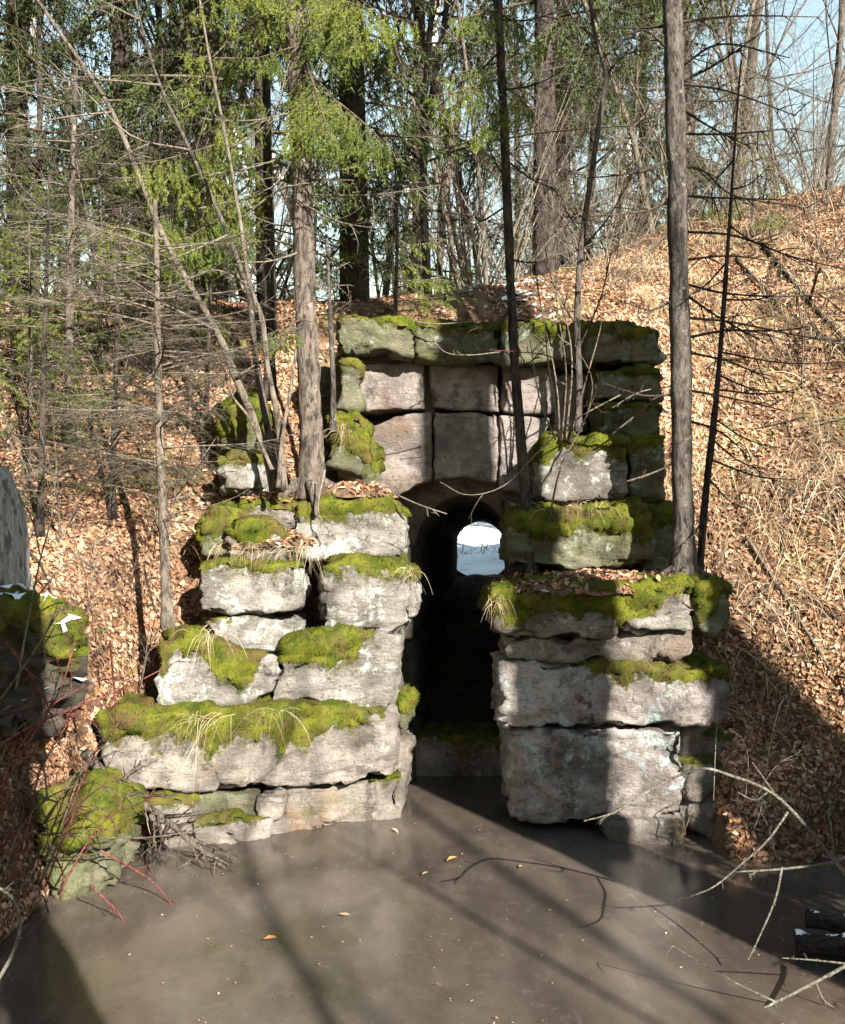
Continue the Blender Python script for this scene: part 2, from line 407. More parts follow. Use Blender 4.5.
def block(parent, top, bot, yl, yr, T, mat='grey', r=.05, rough=1.0, moss=0., mr=None, mth=.028, skew=0., lean=0., name='stone_block', seg=.03, litter=False, fuzz=1.0):
    """top / bot: outline of the front face from left to right in photo pixels, standing at depth yl (left) to yr (right), T metres deep"""
    BSEED[0] += 1; sd = BSEED[0] * 37
    tx0, tx1 = top[0][0], top[-1][0]
    ym = (yl + yr) / 2; W = abs((tx1 - tx0) * ym / F_PX); Hh = abs(np.mean([b[1] for b in bot]) - np.mean([t[1] for t in top])) * ym / F_PX
    nu, nv, nw = [int(np.clip(round(q / seg), 4, 72)) for q in (W, Hh, T)]
    nw = min(nw, 14)
    UVW, F = cube_surface(nu, nv, nw)                  # u left-right, v bottom-top, w front(-1) to back(+1)
    def mapf(q):
        u = (q[:, 0] + 1) / 2; v = (q[:, 1] + 1) / 2; w = (q[:, 2] + 1) / 2
        a = polyx(top, u); b = polyx(bot, u); px = b + (a - b) * v[:, None]
        Y = yl + (yr - yl) * u + lean * (v - .5)
        X = (px[:, 0] - HX) * Y / F_PX; Z = CAM_H - (px[:, 1] - HY) * Y / F_PX
        return np.c_[X + skew * w, Y + T * w, Z]
    V = shape_block(UVW, mapf, (W, Hh, T), r * .6, rough, sd, seg)
    N = vnormals(V, F)
    # face outward check
    if np.mean(np.sum(N * (V - V.mean(0)), 1)) < 0: F = F[:, ::-1]; N = -N
    q = V + sd
    edge = np.max(np.abs(UVW), 1) * 0 + np.sort(np.abs(UVW), 1)[:, 1]          # 1 on edges
    wq = q + .05 * np.c_[fbm(q, .15, sd + 11), fbm(q, .15, sd + 12), fbm(q, .15, sd + 13)]
    ch, cb = cells(wq / np.array([1.2, 1, .55]), .24, sd); ch2, cb2 = cells(wq / np.array([1, 1, .6]), .09, sd + 9)
    strat = np.abs(noise(wq / np.array([1, 1, .16]), .26, sd + 2)); crack = -.022 * (1 - sm(0, .10, strat)) * sm(.05, .45, noise(q, .3, sd + 15))
    D = rough * (.014 * fbm(q, .34, sd) + .017 * ch + .006 * ch2 + .008 * fbm(q, .07, sd + 1, 3) + .009 * noise(q / np.array([1, 1, .22]), .16, sd + 2) + crack - .010 * (1 - sm(0, .08, cb)) * (noise(q, .4, sd + 16) > .1))
    chip = np.clip(noise(q, .19, sd + 3) - .1, 0, 1) * sm(.6, 1, edge) * .09 * rough
    V = V + N * (D - chip)[:, None]
    cen = V.mean(0)
    N = vnormals(V, F); mask = np.zeros(len(V))
    if moss > 0:
        u = (UVW[:, 0] + 1) / 2; v = (UVW[:, 1] + 1) / 2
        uu = np.c_[u * W, np.zeros_like(u), np.zeros_like(u)] + sd
        dr = moss * (.72 + .8 * fbm(uu, .22, sd + 5, 4)) + .16 * fbm(q, .10, sd + 6, 3)
        if mr is not None:
            a, b = mr; dr = dr * sm(a - .08, a + .08, u) * (1 - sm(b - .08, b + .08, u))
            dr = np.where((u < a - .08) | (u > b + .08), -1, dr)
        frag = fbm(q, .05, sd + 18, 2)
        m = sm(0, .16, v - (1 - dr) + .09 * frag); m = np.where(UVW[:, 2] > .9, 0, m)
        m = np.maximum(m, sm(.5, .8, N[:, 2]) * (v > .6) * (dr > -.5) * sm(-.35, .05, fbm(q, .2, sd + 8)))
        m = m * sm(-.62, -.30, fbm(q, .13, sd + 19, 3))
        mask = np.maximum(sm(-.42, .2, v - (1 - dr)) * .78, m)
        off = m * mth * .8 * (.3 + .9 * np.clip(fbm(q, .10, sd + 7, 3) + .35, 0, 1.3)) - .007 * (m < .2)
        MV = V + N * off[:, None] + np.array([0, 0, -.25]) * (off * (N[:, 2] < .4))[:, None]
    o = build(name, V, F, M[mat], parent, origin=cen, cols=np.c_[mask, mask, mask])
    if moss > 0:
        keep = (m[F] > .04).sum(1) >= 3
        Fk = F[keep]
        if len(Fk) > 3:
            used = np.unique(Fk); rm = np.full(len(V), -1); rm[used] = np.arange(len(used))
            mv, mf = MV[used], rm[Fk]
            parts = [(mv, mf)]
            # fuzz: short fronds
            area = np.linalg.norm(np.cross(mv[mf[:, 2]] - mv[mf[:, 0]], mv[mf[:, 3]] - mv[mf[:, 1]]), axis=1) / 2
            rng = np.random.default_rng(sd); n = int(area.sum() * 5000 * fuzz)
            if n > 0:
                fi = rng.choice(len(mf), n, p=area / area.sum()); w = rng.dirichlet(np.ones(4), n)
                b = (mv[mf[fi]] * w[..., None]).sum(1); nn = N[used][mf[fi, 0]]
                dv = unit(nn + rng.normal(size=(n, 3)) * .55 + np.array([0, 0, -.25])); ln = rng.uniform(.007, .021, n)
                sdv = unit(np.cross(dv, rng.normal(size=(n, 3)))) * rng.uniform(.0025, .005, n)[:, None]
                fv = np.stack([b - sdv - nn * .004, b + sdv - nn * .004, b + dv * ln[:, None]], 1).reshape(-1, 3)
                parts.append((fv, np.arange(3 * n).reshape(-1, 3)))
            mvv, mff = cat_mesh(parts)
            build('moss', mvv, mff, M['moss'], o)
    if litter:
        fc_n = N[F].mean(1); k = (fc_n[:, 2] > .75)
        LITTER_TOPS.append((V, F[k]))
    return o

def rock(parent, cx, cy, Y, rx, ry, rz, mat='grey', moss=0., name='stone', rough=1.3, label=None, catg=None, seg=.06):
    """a rounded boulder seen centred at a pixel, semi-axes in metres"""
    px = F_PX / Y
    t = [(cx - rx * px, cy - rz * px), (cx, cy - rz * px * 1.05), (cx + rx * px, cy - rz * px)]
    b = [(cx - rx * px, cy + rz * px), (cx, cy + rz * px), (cx + rx * px, cy + rz * px)]
    return block(parent, t, b, Y - ry * .0, Y, ry * 2, mat, r=min(rx, rz, ry) * .8, rough=rough, moss=moss, name=name, seg=seg)

# --- headwall
HWT = thing('stone_headwall', 'tall brown stone headwall with arched opening and thick mossy coping', 'wall', P(455, 800, 8.6))
cp = dict(r=.05, rough=1.3)
block(HWT, [(337,318),(360,317),(414,319)], [(337,352),(375,352),(414,358)], 8.18, 8.18, 1.2, 'greenish', moss=.34, r=.06, rough=1.5, name='coping_stone')
block(HWT, [(415,321),(455,321),(500,322)], [(415,358),(455,361),(500,363)], 8.2, 8.2, 1.2, 'greenish', moss=.36, rough=1.4, name='coping_stone')
block(HWT, [(501,322),(530,321),(585,324)], [(501,363),(540,364),(585,366)], 8.2, 8.22, 1.2, 'greenish', moss=.34, rough=1.4, name='coping_stone')
block(HWT, [(586,323),(630,322),(666,324)], [(586,365),(630,364),(666,362)], 8.2, 8.2, 1.2, 'greenish', moss=.5, rough=1.5, name='coping_stone')
# backing course behind the coping gap
block(HWT, [(350,340),(560,344)], [(350,366),(560,366)], 8.5, 8.5, .9, 'brown', rough=.8, name='bed_stone')
block(HWT, [(352,362),(390,361),(425,362)], [(352,412),(390,410),(425,409)], 8.4, 8.4, .8, 'brown', r=.02, rough=.55)
block(HWT, [(430,362),(500,363)], [(431,408),(500,412)], 8.39, 8.39, .8, 'brown', r=.02, rough=.5)
block(HWT, [(502,366),(556,367)], [(502,412),(556,414)], 8.4, 8.4, .8, 'brown', r=.02, rough=.55)
block(HWT, [(422,366),(434,366)], [(422,420),(434,420)], 8.48, 8.48, .4, 'dark', r=.02, rough=.5, name='joint_stone')
block(HWT, [(364,428),(395,416),(432,411)], [(374,498),(398,497),(414,486),(432,480)], 8.41, 8.41, .8, 'brown', r=.025, rough=.6, name='arch_stone')
block(HWT, [(434,411),(498,414)], [(434,480),(465,477),(498,484)], 8.39, 8.39, .8, 'brown', r=.02, rough=.5, name='arch_stone')
block(HWT, [(500,415),(550,418)], [(500,487),(521,492),(535,512)], 8.41, 8.41, .8, 'brown', r=.03, rough=.7, name='arch_stone')
block(HWT, [(552,374),(590,372)], [(548,440),(590,436)], 8.42, 8.42, .8, 'brown', r=.05, rough=1, name='stone_block')
block(HWT, [(592,368),(664,366)], [(592,400),(664,402)], 8.1, 8.05, .9, 'greenish', moss=.4, r=.05, rough=1.3)
block(HWT, [(598,402),(664,404)], [(598,438),(664,436)], 8.0, 7.95, .9, 'greenish', moss=.3, r=.05, rough=1.3)
block(HWT, [(337,356),(352,358),(360,362)], [(333,410),(350,412),(362,408)], 8.2, 8.2, .8, 'greenish', moss=.5, r=.06, rough=1.5)
block(HWT, [(328,415),(350,410),(374,432)], [(330,476),(352,482),(378,492)], 8.12, 8.12, .8, 'greenish', moss=.7, r=.09, rough=1.6)

# --- left wing
LW = thing('wing_wall', 'sunlit left wing wall of stepped lichened blocks with bright moss', 'wall', P(260, 860, 7.2))
block(LW, [(296,501),(330,497),(390,499),(409,512)], [(294,555),(330,560),(372,562),(404,556)], 7.75, 7.9, .75, 'pale', moss=.36, r=.085, rough=1.5, mth=.024)
block(LW, [(320,563),(360,560),(400,561),(418,574)], [(320,632),(360,636),(395,638),(417,622)], 7.5, 7.65, .9, 'pale', moss=.24, r=.10, rough=1.5, mth=.024)
block(LW, [(284,640),(322,632),(372,634),(402,637)], [(275,702),(312,706),(350,712),(393,716)], 7.3, 7.6, .9, 'pale', moss=.72, mr=(-.2, .68), r=.06, rough=1.5)
block(LW, [(98,716),(150,711),(282,706),(340,709),(396,717)], [(106,788),(200,793),(290,790),(394,777)], 6.75, 7.4, 1.0, 'grey', moss=.66, mr=(-.2, .88), r=.05, rough=1.4, mth=.034)
block(LW, [(197,566),(230,560),(302,563)], [(199,612),(232,617),(300,610)], 7.3, 7.45, .8, 'pale', moss=.24, r=.07, rough=1.4, mth=.036)
block(LW, [(206,623),(250,620),(300,618)], [(226,648),(262,656),(298,650)], 7.35, 7.5, .7, 'pale', r=.025, rough=1.2, moss=.05, mr=(-.2, .2))
block(LW, [(157,640),(196,633),(240,650),(275,656)], [(157,709),(200,709),(236,708),(273,692)], 7.0, 7.3, .8, 'pale', moss=.9, mr=(-.2, .86), r=.05, rough=1.5, mth=.034)
block(LW, [(196,793),(258,794)], [(198,818),(256,820)], 7.0, 7.1, .6, 'greenish', r=.03, rough=1)
block(LW, [(258,794),(283,794)], [(257,817),(280,818)], 7.08, 7.1, .5, 'grey', r=.03, rough=1)
block(LW, [(150,800),(195,800)], [(155,850),(196,862)], 6.8, 6.9, .6, 'grey', r=.05, rough=1.4, moss=.15)
block(LW, [(190,820),(240,820),(272,818)], [(192,866),(240,864),(274,852)], 6.85, 7.05, .6, 'grey', r=.05, rough=1.3, moss=.1)
block(LW, [(285,784),(340,786),(402,776)], [(284,826),(340,828),(402,822)], 7.28, 7.5, .8, 'grey', r=.03, rough=1, moss=.1, mr=(.8, 1.2))
block(LW, [(272,817),(332,824)], [(272,842),(328,836)], 7.15, 7.3, .5, 'grey', r=.03, rough=1.2)
block(LW, [(395,694),(412,700)], [(396,742),(413,728)], 7.75, 7.8, .6, 'greenish', moss=.5, r=.05, rough=1.3)
block(LW, [(392,742),(412,746)], [(392,800),(406,798)], 7.8, 7.9, .6, 'grey', r=.04, rough=1.2)
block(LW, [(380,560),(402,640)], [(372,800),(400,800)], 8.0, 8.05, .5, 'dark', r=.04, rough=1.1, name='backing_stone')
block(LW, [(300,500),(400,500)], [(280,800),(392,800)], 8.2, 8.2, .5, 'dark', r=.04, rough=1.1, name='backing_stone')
block(LW, [(193,520),(215,505),(250,512)], [(196,556),(225,562),(250,560)], 7.6, 7.65, .6, 'greenish', moss=.9, r=.07, rough=1.5, mth=.036)
block(LW, [(224,530),(250,522),(286,526)], [(226,556),(250,562),(288,562)], 7.55, 7.6, .6, 'grey', moss=.7, r=.07, rough=1.5, mth=.036)
block(LW, [(216,458),(235,452),(258,456)], [(216,494),(235,496),(260,494)], 8.0, 8.0, .6, 'pale', moss=.35, r=.07, rough=1.5)
block(LW, [(216,405),(240,396),(262,402)], [(214,455),(240,456),(264,450)], 8.2, 8.2, .6, 'greenish', moss=.8, r=.07, rough=1.6)
block(LW, [(242,504),(265,500),(296,502)], [(242,528),(268,530),(298,526)], 7.75, 7.8, .6, 'grey', moss=.6, r=.06, rough=1.5, litter=True)

# --- right wing
RW = thing('wing_wall', 'right wing wall of thick stepped slabs, half in tree shadow, with turquoise lichen', 'wall', P(600, 860, 7.2))
block(RW, [(540,436),(575,432),(627,434)], [(538,500),(580,502),(627,500)], 7.85, 7.75, .7, 'pale', moss=.5, r=.06, rough=1.4)
block(RW, [(628,434),(666,436)], [(628,502),(666,502)], 7.8, 7.75, .7, 'greenish', moss=.3, r=.06, rough=1.4)
block(RW, [(508,512),(570,505),(640,502),(650,508)], [(510,566),(570,570),(654,566)], 7.7, 7.55, .8, 'greenish', moss=.7, r=.06, rough=1.5)
block(RW, [(640,504),(688,506)], [(640,572),(690,574)], 7.75, 7.7, .7, 'greenish', moss=.4, r=.06, rough=1.4)
block(RW, [(490,590),(540,585),(622,583),(698,580)], [(494,632),(540,640),(622,634),(698,612)], 7.25, 6.95, 1.0, 'grey', moss=.95, mr=(-.2, 1.2), r=.06, rough=1.4, mth=.036, litter=True)
block(RW, [(690,576),(720,574),(734,590)], [(690,628),(715,640),(735,618)], 7.0, 6.98, .9, 'greenish', moss=.9, r=.08, rough=1.5, mth=.036)
block(RW, [(506,634),(570,642),(625,632),(690,616)], [(506,661),(570,661),(640,662),(692,658)], 7.28, 7.02, .9, 'grey', r=.03, rough=1.3)
block(RW, [(626,620),(690,612)], [(626,636),(692,632)], 6.97, 6.95, .5, 'pale', r=.015, rough=1.1, name='stone_slab')
block(RW, [(500,664),(560,663),(640,665),(726,664)], [(500,730),(570,730),(660,728),(727,724)], 7.24, 6.95, .95, 'teal', moss=.42, mr=(.40, 1.2), r=.045, rough=1.3, mth=.036)
block(RW, [(507,732),(560,731),(640,730),(685,730)], [(512,818),(540,824),(640,821),(685,818)], 7.26, 7.0, .95, 'teal', r=.05, rough=1.3)
block(RW, [(603,822),(640,820),(686,820)], [(608,848),(650,856),(684,853)], 6.98, 6.92, .6, 'grey', r=.03, rough=1.4)
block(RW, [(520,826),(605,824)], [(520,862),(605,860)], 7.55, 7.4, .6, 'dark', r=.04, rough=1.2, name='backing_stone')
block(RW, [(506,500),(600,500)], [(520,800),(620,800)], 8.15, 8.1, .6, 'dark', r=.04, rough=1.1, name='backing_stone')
rng = np.random.default_rng(5)
for a, b, w, h in [(690,735,20,26),(712,742,18,22),(694,772,22,24),(720,775,18,22),(690,808,18,24),(712,815,20,24),(698,845,22,22),(726,848,20,18),(736,818,16,20)]:
    rock(RW, a + 12, b + 10, 7.0 + rng.uniform(-.05, .2), w * .0075, .25, h * .0055, 'grey', moss=rng.choice([0, .2]), name='rubble_stone')

# --- tunnel
TN = thing('culvert_tunnel', 'dark stone culvert tunnel running through to the snowy far side', 'tunnel', (AX0, 8.8, 0))
def wblock(parent, c, dims, rotz, mat, seed, name, r=.05, rough=1.2, base=None):
    if base is None:
        nu, nv, nw = [int(np.clip(round(q / .11), 3, 12)) for q in dims]
        UVW, F = cube_surface(nu, nv, nw); V = shape_block(UVW, lambda q: q * np.array(dims) / 2, dims, r, rough, seed, .1)
        N = vnormals(V, F)
        if np.mean(np.sum(N * V, 1)) < 0: F = F[:, ::-1]; N = -N
        V = V + N * (rough * (.03 * fbm(V + seed, .3, seed) + .012 * fbm(V + seed, .09, seed + 1)))[:, None]
        o = build(name, V, F, M[mat], None); o.parent = parent
    else:
        o = base.copy(); COL.objects.link(o); o.parent = parent
    o.location = np.array(c) - np.array(parent.location); o.rotation_euler = (0, 0, rotz)
    return o
ang = -math.atan(AXS); protos = {}
for side in (-1, 1):
    for cse in range(3):
        y = 8.55 + (.3 if cse == 1 else 0)
        while y < 16.9:
            Lb = [1.15, .95, 1.3][cse]
            key = (cse, side)
            hx = .41 + .22 + (.02 if cse % 2 else 0)
            b = protos.get(key)
            hz = [(-.3, .45), (.46, 1.2), (1.21, 2.02)][cse]
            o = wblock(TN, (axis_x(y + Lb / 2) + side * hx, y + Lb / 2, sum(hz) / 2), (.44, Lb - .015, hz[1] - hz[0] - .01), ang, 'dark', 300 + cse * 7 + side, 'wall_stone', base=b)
            if b is None: protos[key] = o
            y += Lb
# vault: rough barrel with voussoir thickness
th = np.linspace(0, np.pi, 15); yy = np.arange(8.95, 17.3, .22); vv = []
for ring, (ra, rz) in enumerate([(.44, .46), (.78, .75)]):
    for y in yy:
        spring = 1.98 - .03 * (y - 8.9)
        vv += [(axis_x(y) + ra * math.cos(t), y, spring + rz * math.sin(t)) for t in th]
vv = np.array(vv); vv += .035 * np.c_[fbm(vv, .3, 71), np.zeros(len(vv)), fbm(vv, .3, 72)]
ff = []; K = 15; Yn = len(yy); off = K * Yn
for a in range(Yn - 1):
    for b in range(K - 1):
        q = a * K + b; ff += [(q, q + 1, q + K + 1, q + K), (off + q, off + q + K, off + q + K + 1, off + q + 1)]
for b in range(K - 1):
    q = b; ff.append((q, off + q, off + q + 1, q + 1)); q = (Yn - 1) * K + b; ff.append((q, q + 1, off + q + 1, off + q))
build('vault', vv, np.array(ff), M['brown'], TN)
# silted floor rising to the far mouth
gx, gy = np.meshgrid(np.linspace(-.6, .6, 14), np.linspace(8.9, 18.2, 80))
fz = np.interp(gy, [8.9, 10, 14, 16.8, 18.2], [-.1, .15, .8, 1.27, 1.22]); fl = np.c_[(axis_x(gy) + gx).ravel(), gy.ravel(), fz.ravel()]
fl[:, 2] += .07 * fbm(fl, .4, 77)
j, i = np.meshgrid(np.arange(79), np.arange(13), indexing='ij'); i0 = (j * 14 + i).ravel()
build('silt_floor', fl, np.stack([i0, i0 + 1, i0 + 15, i0 + 14], -1), M['soil'], TN)
block(TN, [(396,738),(450,736),(512,738)], [(396,806),(450,806),(512,806)], 8.75, 8.75, .5, 'brown', r=.05, rough=1.2, name='sill_stone', moss=.12)
wblock(TN, (axis_x(16.8), 16.75, 3.55), (2.2, 1.2, 1.6), ang, 'grey', 411, 'lintel_stone')  # added slab over the terrain hole, keeps light from leaking into the tunnel
for s in (-1, 1): wblock(TN, (axis_x(17) + s * .95, 16.95, 1.9), (1.0, .8, 1.9), ang, 'grey', 420 + s, 'portal_stone')
wblock(TN, (axis_x(8.9) + .1, 9.0, 2.95), (1.9, .55, .55), ang, 'dark', 433, 'lintel_stone')

# ------------------------------------------------------------------ leaf litter
def leaves(points, normals, rng, size=(.014, .036), flat=.75):
    n = len(points)
    nn = unit(normals + rng.normal(size=(n, 3)) * flat); a = unit(np.cross(nn, rng.normal(size=(n, 3)))); b = np.cross(nn, a)
    L = rng.uniform(*size, n)[:, None]; Wd = L * rng.uniform(.35, .6, n)[:, None]; cu = L * rng.uniform(.05, .45, n)[:, None]
    p = points + nn * rng.uniform(0.002, .02, n)[:, None]
    V = np.stack([p - a * L, p - a * L * .2 + b * Wd + nn * cu, p + a * L * .5 + b * Wd * .6 + nn * cu, p + a * L + nn * cu * .4,
                  p + a * L * .5 - b * Wd * .6 + nn * cu * .8, p - a * L * .2 - b * Wd + nn * cu * .8], 1).reshape(-1, 3)
    i = np.arange(n)[:, None] * 6
    F = np.concatenate([i + np.array([[0, 3, 2, 1]]), i + np.array([[0, 5, 4, 3]])])
    pal = np.array([(.40, .265, .18), (.30, .185, .115), (.46, .335, .245), (.20, .115, .07), (.36, .20, .11), (.50, .40, .31), (.12, .07, .045)])
    c = pal[rng.choice(len(pal), n, p=[.24, .2, .18, .13, .1, .08, .07])] * rng.uniform(.8, 1.15, (n, 1))
    c = c * (.92 + .75 * fbm(points, .4, 8, 3))[:, None] * (1 + .5 * fbm(points, 1.5, 9, 3))[:, None] * np.array([1.04, .93, .86])
    return V, F, np.repeat(np.clip(c, .03, .8), 6, 0)
rng = np.random.default_rng(11)
def scatter_ground(n, x0, x1, y0, y1, seed):
    r = np.random.default_rng(seed); x = r.uniform(x0, x1, n); y = r.uniform(y0, y1, n); z = gfast(x, y)
    e = .05; dx = (gfast(x + e, y) - gfast(x - e, y)) / (2 * e); dy = (gfast(x, y + e) - gfast(x, y - e)) / (2 * e)
    N = np.c_[-dx, -dy, np.ones(n)]; steep = np.hypot(dx, dy); k = (z > .03) & (steep < 6) & (fbm(np.c_[x, y, 0 * x], .5, 91, 3) + r.uniform(-.5, .5, n) > -.42)
    w = np.minimum(np.sqrt(1 + steep**2), 2.2) / 2.2; k &= r.uniform(size=n) < w
    return np.c_[x, y, z][k], unit(N[k])
_TFk = TF[~hole]; _e1 = np.cross(TV[_TFk[:, 1]] - TV[_TFk[:, 0]], TV[_TFk[:, 3]] - TV[_TFk[:, 0]]); _ar = np.linalg.norm(_e1, axis=1); _cn = TV[_TFk].mean(1); _fn = unit(_e1)
def scatter_area(n, x0, x1, y0, y1, seed):
    r = np.random.default_rng(seed); k = np.where((_cn[:, 0] > x0) & (_cn[:, 0] < x1) & (_cn[:, 1] > y0) & (_cn[:, 1] < y1) & (_cn[:, 2] > .02))[0]
    w = np.minimum(_ar[k], .03); fi = r.choice(k, n, p=w / w.sum()); u, v = r.uniform(size=(2, n, 1)); q = TV[_TFk[fi]]
    p = (q[:, 0] * (1 - u) + q[:, 1] * u) * (1 - v) + (q[:, 3] * (1 - u) + q[:, 2] * u) * v
    k = (fbm(np.c_[p[:, :2], 0 * p[:, 0]], .5, 91, 3) + r.uniform(-.5, .5, n) > -.42) & (p[:, 2] > .02)
    return p[k], _fn[fi][k]
pts, nrm = [], []
for a in [(74000, 1.6, 6.2, 6.3, 13.8, 1), (62000, -5.2, -1.0, 5.0, 11.5, 2), (12000, -1.5, 2.2, 6.8, 12, 3), (14000, -2.7, -1.8, 5.2, 8.0, 4), (5000, 1.7, 3.2, 6.2, 7.6, 6)]:
    p, n_ = scatter_area(*a); pts.append(p); nrm.append(n_)
for V, F in LITTER_TOPS:
    n = 220; fi = rng.integers(len(F), size=n); w = rng.dirichlet(np.ones(4), n)
    pts.append((V[F[fi]] * w[..., None]).sum(1) + np.array([0, 0, .03])); nrm.append(np.tile([0, 0, 1.], (n, 1)))
V, F, c = leaves(np.concatenate(pts), np.concatenate(nrm), rng)
o = build('leaf_litter', V, F, M['leaf'], cols=c, smooth=False)
tag(o, 'tan and brown fallen leaves covering the banks and slopes', 'leaf litter', kind='stuff')

# heaped litter on the right ledge and left ledge
def mound(name, label, cx, cy, Y, rx, ry, h, mat, nleaf, seed, sz=(.018, .038)):
    ctr = P(cx, cy, Y); r = np.random.default_rng(seed); g = np.linspace(-1, 1, 22); a, b = np.meshgrid(g, g)
    hh = np.clip(1 - a**2 - b**2, 0, 1)**.7; V = np.c_[(ctr[0] + a * rx).ravel(), (ctr[1] + b * ry).ravel(), (ctr[2] + hh * h - .05).ravel()]
    V[:, 2] += .03 * fbm(V, .15, seed)
    j, i = np.meshgrid(np.arange(21), np.arange(21), indexing='ij'); i0 = (j * 22 + i).ravel(); F = np.stack([i0, i0 + 1, i0 + 23, i0 + 22], -1)
    k = (hh.ravel()[F] > 0).sum(1) >= 2; F = F[k]
    root = thing(name, label, 'leaf litter', ctr); root['kind'] = 'stuff'
    build('soil', V, F, M['soil'], root)
    fi = r.integers(len(F), size=nleaf); w = r.dirichlet(np.ones(4), nleaf)
    v, f, c = leaves((V[F[fi]] * w[..., None]).sum(1), np.tile([0, -.2, 1.], (nleaf, 1)), r, sz); build('leaves', v, f, M['leaf'], root, cols=c, smooth=False)['kind'] = 'stuff'
mound('leaf_pile', 'heap of brown leaves on the right wing ledge at the foot of the spruce', 605, 584, 7.45, .85, .42, .13, 'soil', 1500, 31)
mound('leaf_pile', 'heap of brown needles and leaves on the left wing around the big trunk', 268, 540, 7.85, .42, .3, .14, 'soil', 700, 32)
mound('leaf_pile', 'small heap of leaves beside the mossy stone left of the arch', 352, 492, 8.1, .35, .3, .12, 'soil', 300, 33)

# ------------------------------------------------------------------ twig and bough generators
def bough(rng, L, droop=.35, dens=1.0, nl=.03, nw=.006, step=.02, needles=True, width=.42, hang=.35):
    """a spruce limb along +X: returns wood paths (list of (paths, radii)) and needle triangles"""
    t = np.linspace(0, 1, 8); wob = rng.normal(size=2) * .05
    ax = np.c_[L * t, L * (wob[0] * np.sin(t * 3) + wob[1] * t), -L * droop * (t**1.7) + L * .10 * t**4 * rng.uniform(0, 2)]
    r0 = .006 + L * .0075
    wood_ = [(ax[None], (r0 * (1 - .85 * t))[None])]
    n = max(4, int(L / .055 * dens)); tt = np.sort(rng.uniform(.12, .98, n)); side = np.where(np.arange(n) % 2, 1, -1)
    base = np.c_[[np.interp(tt, t, ax[:, q]) for q in range(3)]].T
    ln = L * width * (np.sin(np.pi * np.clip(tt, 0, 1)**.8)**.6 * .75 + .12) * rng.uniform(.6, 1.15, n) * (1 - .45 * tt)
    an = np.radians(rng.uniform(42, 70, n)) * side
    dr = np.c_[np.cos(an), np.sin(an), -rng.uniform(.0, hang * 1.6, n)]; dr = unit(dr)
    s = np.linspace(0, 1, 4)
    sp = base[:, None] + dr[:, None] * (ln[:, None] * s)[..., None] + np.array([0, 0, -1])[None, None] * (ln[:, None] * hang * s[None]**2)[..., None]
    wood_.append((sp, np.maximum(.0022, r0 * .35) * np.linspace(1, .35, 4)[None].repeat(n, 0)))
    # sub twigs
    m = np.maximum(1, (ln / .05 * dens).astype(int)); idx = np.repeat(np.arange(n), m); k = len(idx)
    su = rng.uniform(.2, 1, k); b2 = np.stack([np.array([np.interp(su[q], s, sp[idx[q], :, d]) for q in range(k)]) for d in range(3)], 1)
    dloc = unit(sp[idx, 3] - sp[idx, 1]); perp = unit(np.cross(dloc, np.array([0, 0, 1.]))) * np.where(rng.uniform(size=k) > .5, 1, -1)[:, None]
    d2 = unit(dloc * .8 + perp * rng.uniform(.4, 1, (k, 1)) + np.array([0, 0, -1.]) * rng.uniform(-.1, hang * 1.3, (k, 1)))
    l2 = ln[idx] * rng.uniform(.22, .45, k) * (1.15 - .6 * su) + .03
    s2 = np.linspace(0, 1, 3); p2 = b2[:, None] + d2[:, None] * (l2[:, None] * s2)[..., None]; p2[:, :, 2] -= (l2[:, None] * .18 * s2**2)
    wood_.append((p2, .0016 * np.linspace(1, .5, 3)[None].repeat(k, 0)))
    nd = None
    if needles:
        P0 = []; D0 = []
        for A, Bv in ((sp[:, 1], sp[:, 3]), (p2[:, 0], p2[:, 2]), (sp[:, 0], sp[:, 1])):
            ll = np.linalg.norm(Bv - A, axis=1); q = np.maximum(2, (ll / step).astype(int)); ii = np.repeat(np.arange(len(A)), q)
            u = rng.uniform(0, 1, len(ii))[:, None]; P0.append(A[ii] + (Bv - A)[ii] * u); D0.append(unit(Bv - A)[ii])
        P0 = np.concatenate(P0).repeat(2, 0); D0 = np.concatenate(D0).repeat(2, 0); q = len(P0)
        rd = rng.normal(size=(q, 3)); rd = rd - D0 * np.sum(rd * D0, 1, keepdims=True); rd = unit(rd)
        nd_ = unit(D0 * .9 + rd * .75 + np.array([0, 0, .12])); ll = nl * rng.uniform(.7, 1.2, q)[:, None]
        sv = unit(np.cross(nd_, rng.normal(size=(q, 3)))) * nw * .5
        nv = np.stack([P0 - sv, P0 + sv, P0 + nd_ * ll], 1).reshape(-1, 3); nd = nv
    return wood_, nd

def orient(v, o, fwd, roll=0.):
    """map +X to fwd (horizontal kept level) and move to o"""
    f = unit(np.asarray(fwd, float)); up = np.array([0, 0, 1.])
    sdv = unit(np.cross(up, f)); u = np.cross(f, sdv)
    if roll: sdv, u = sdv * math.cos(roll) + u * math.sin(roll), u * math.cos(roll) - sdv * math.sin(roll)
    return np.asarray(o) + v[..., 0:1] * f + v[..., 1:2] * sdv + v[..., 2:3] * u

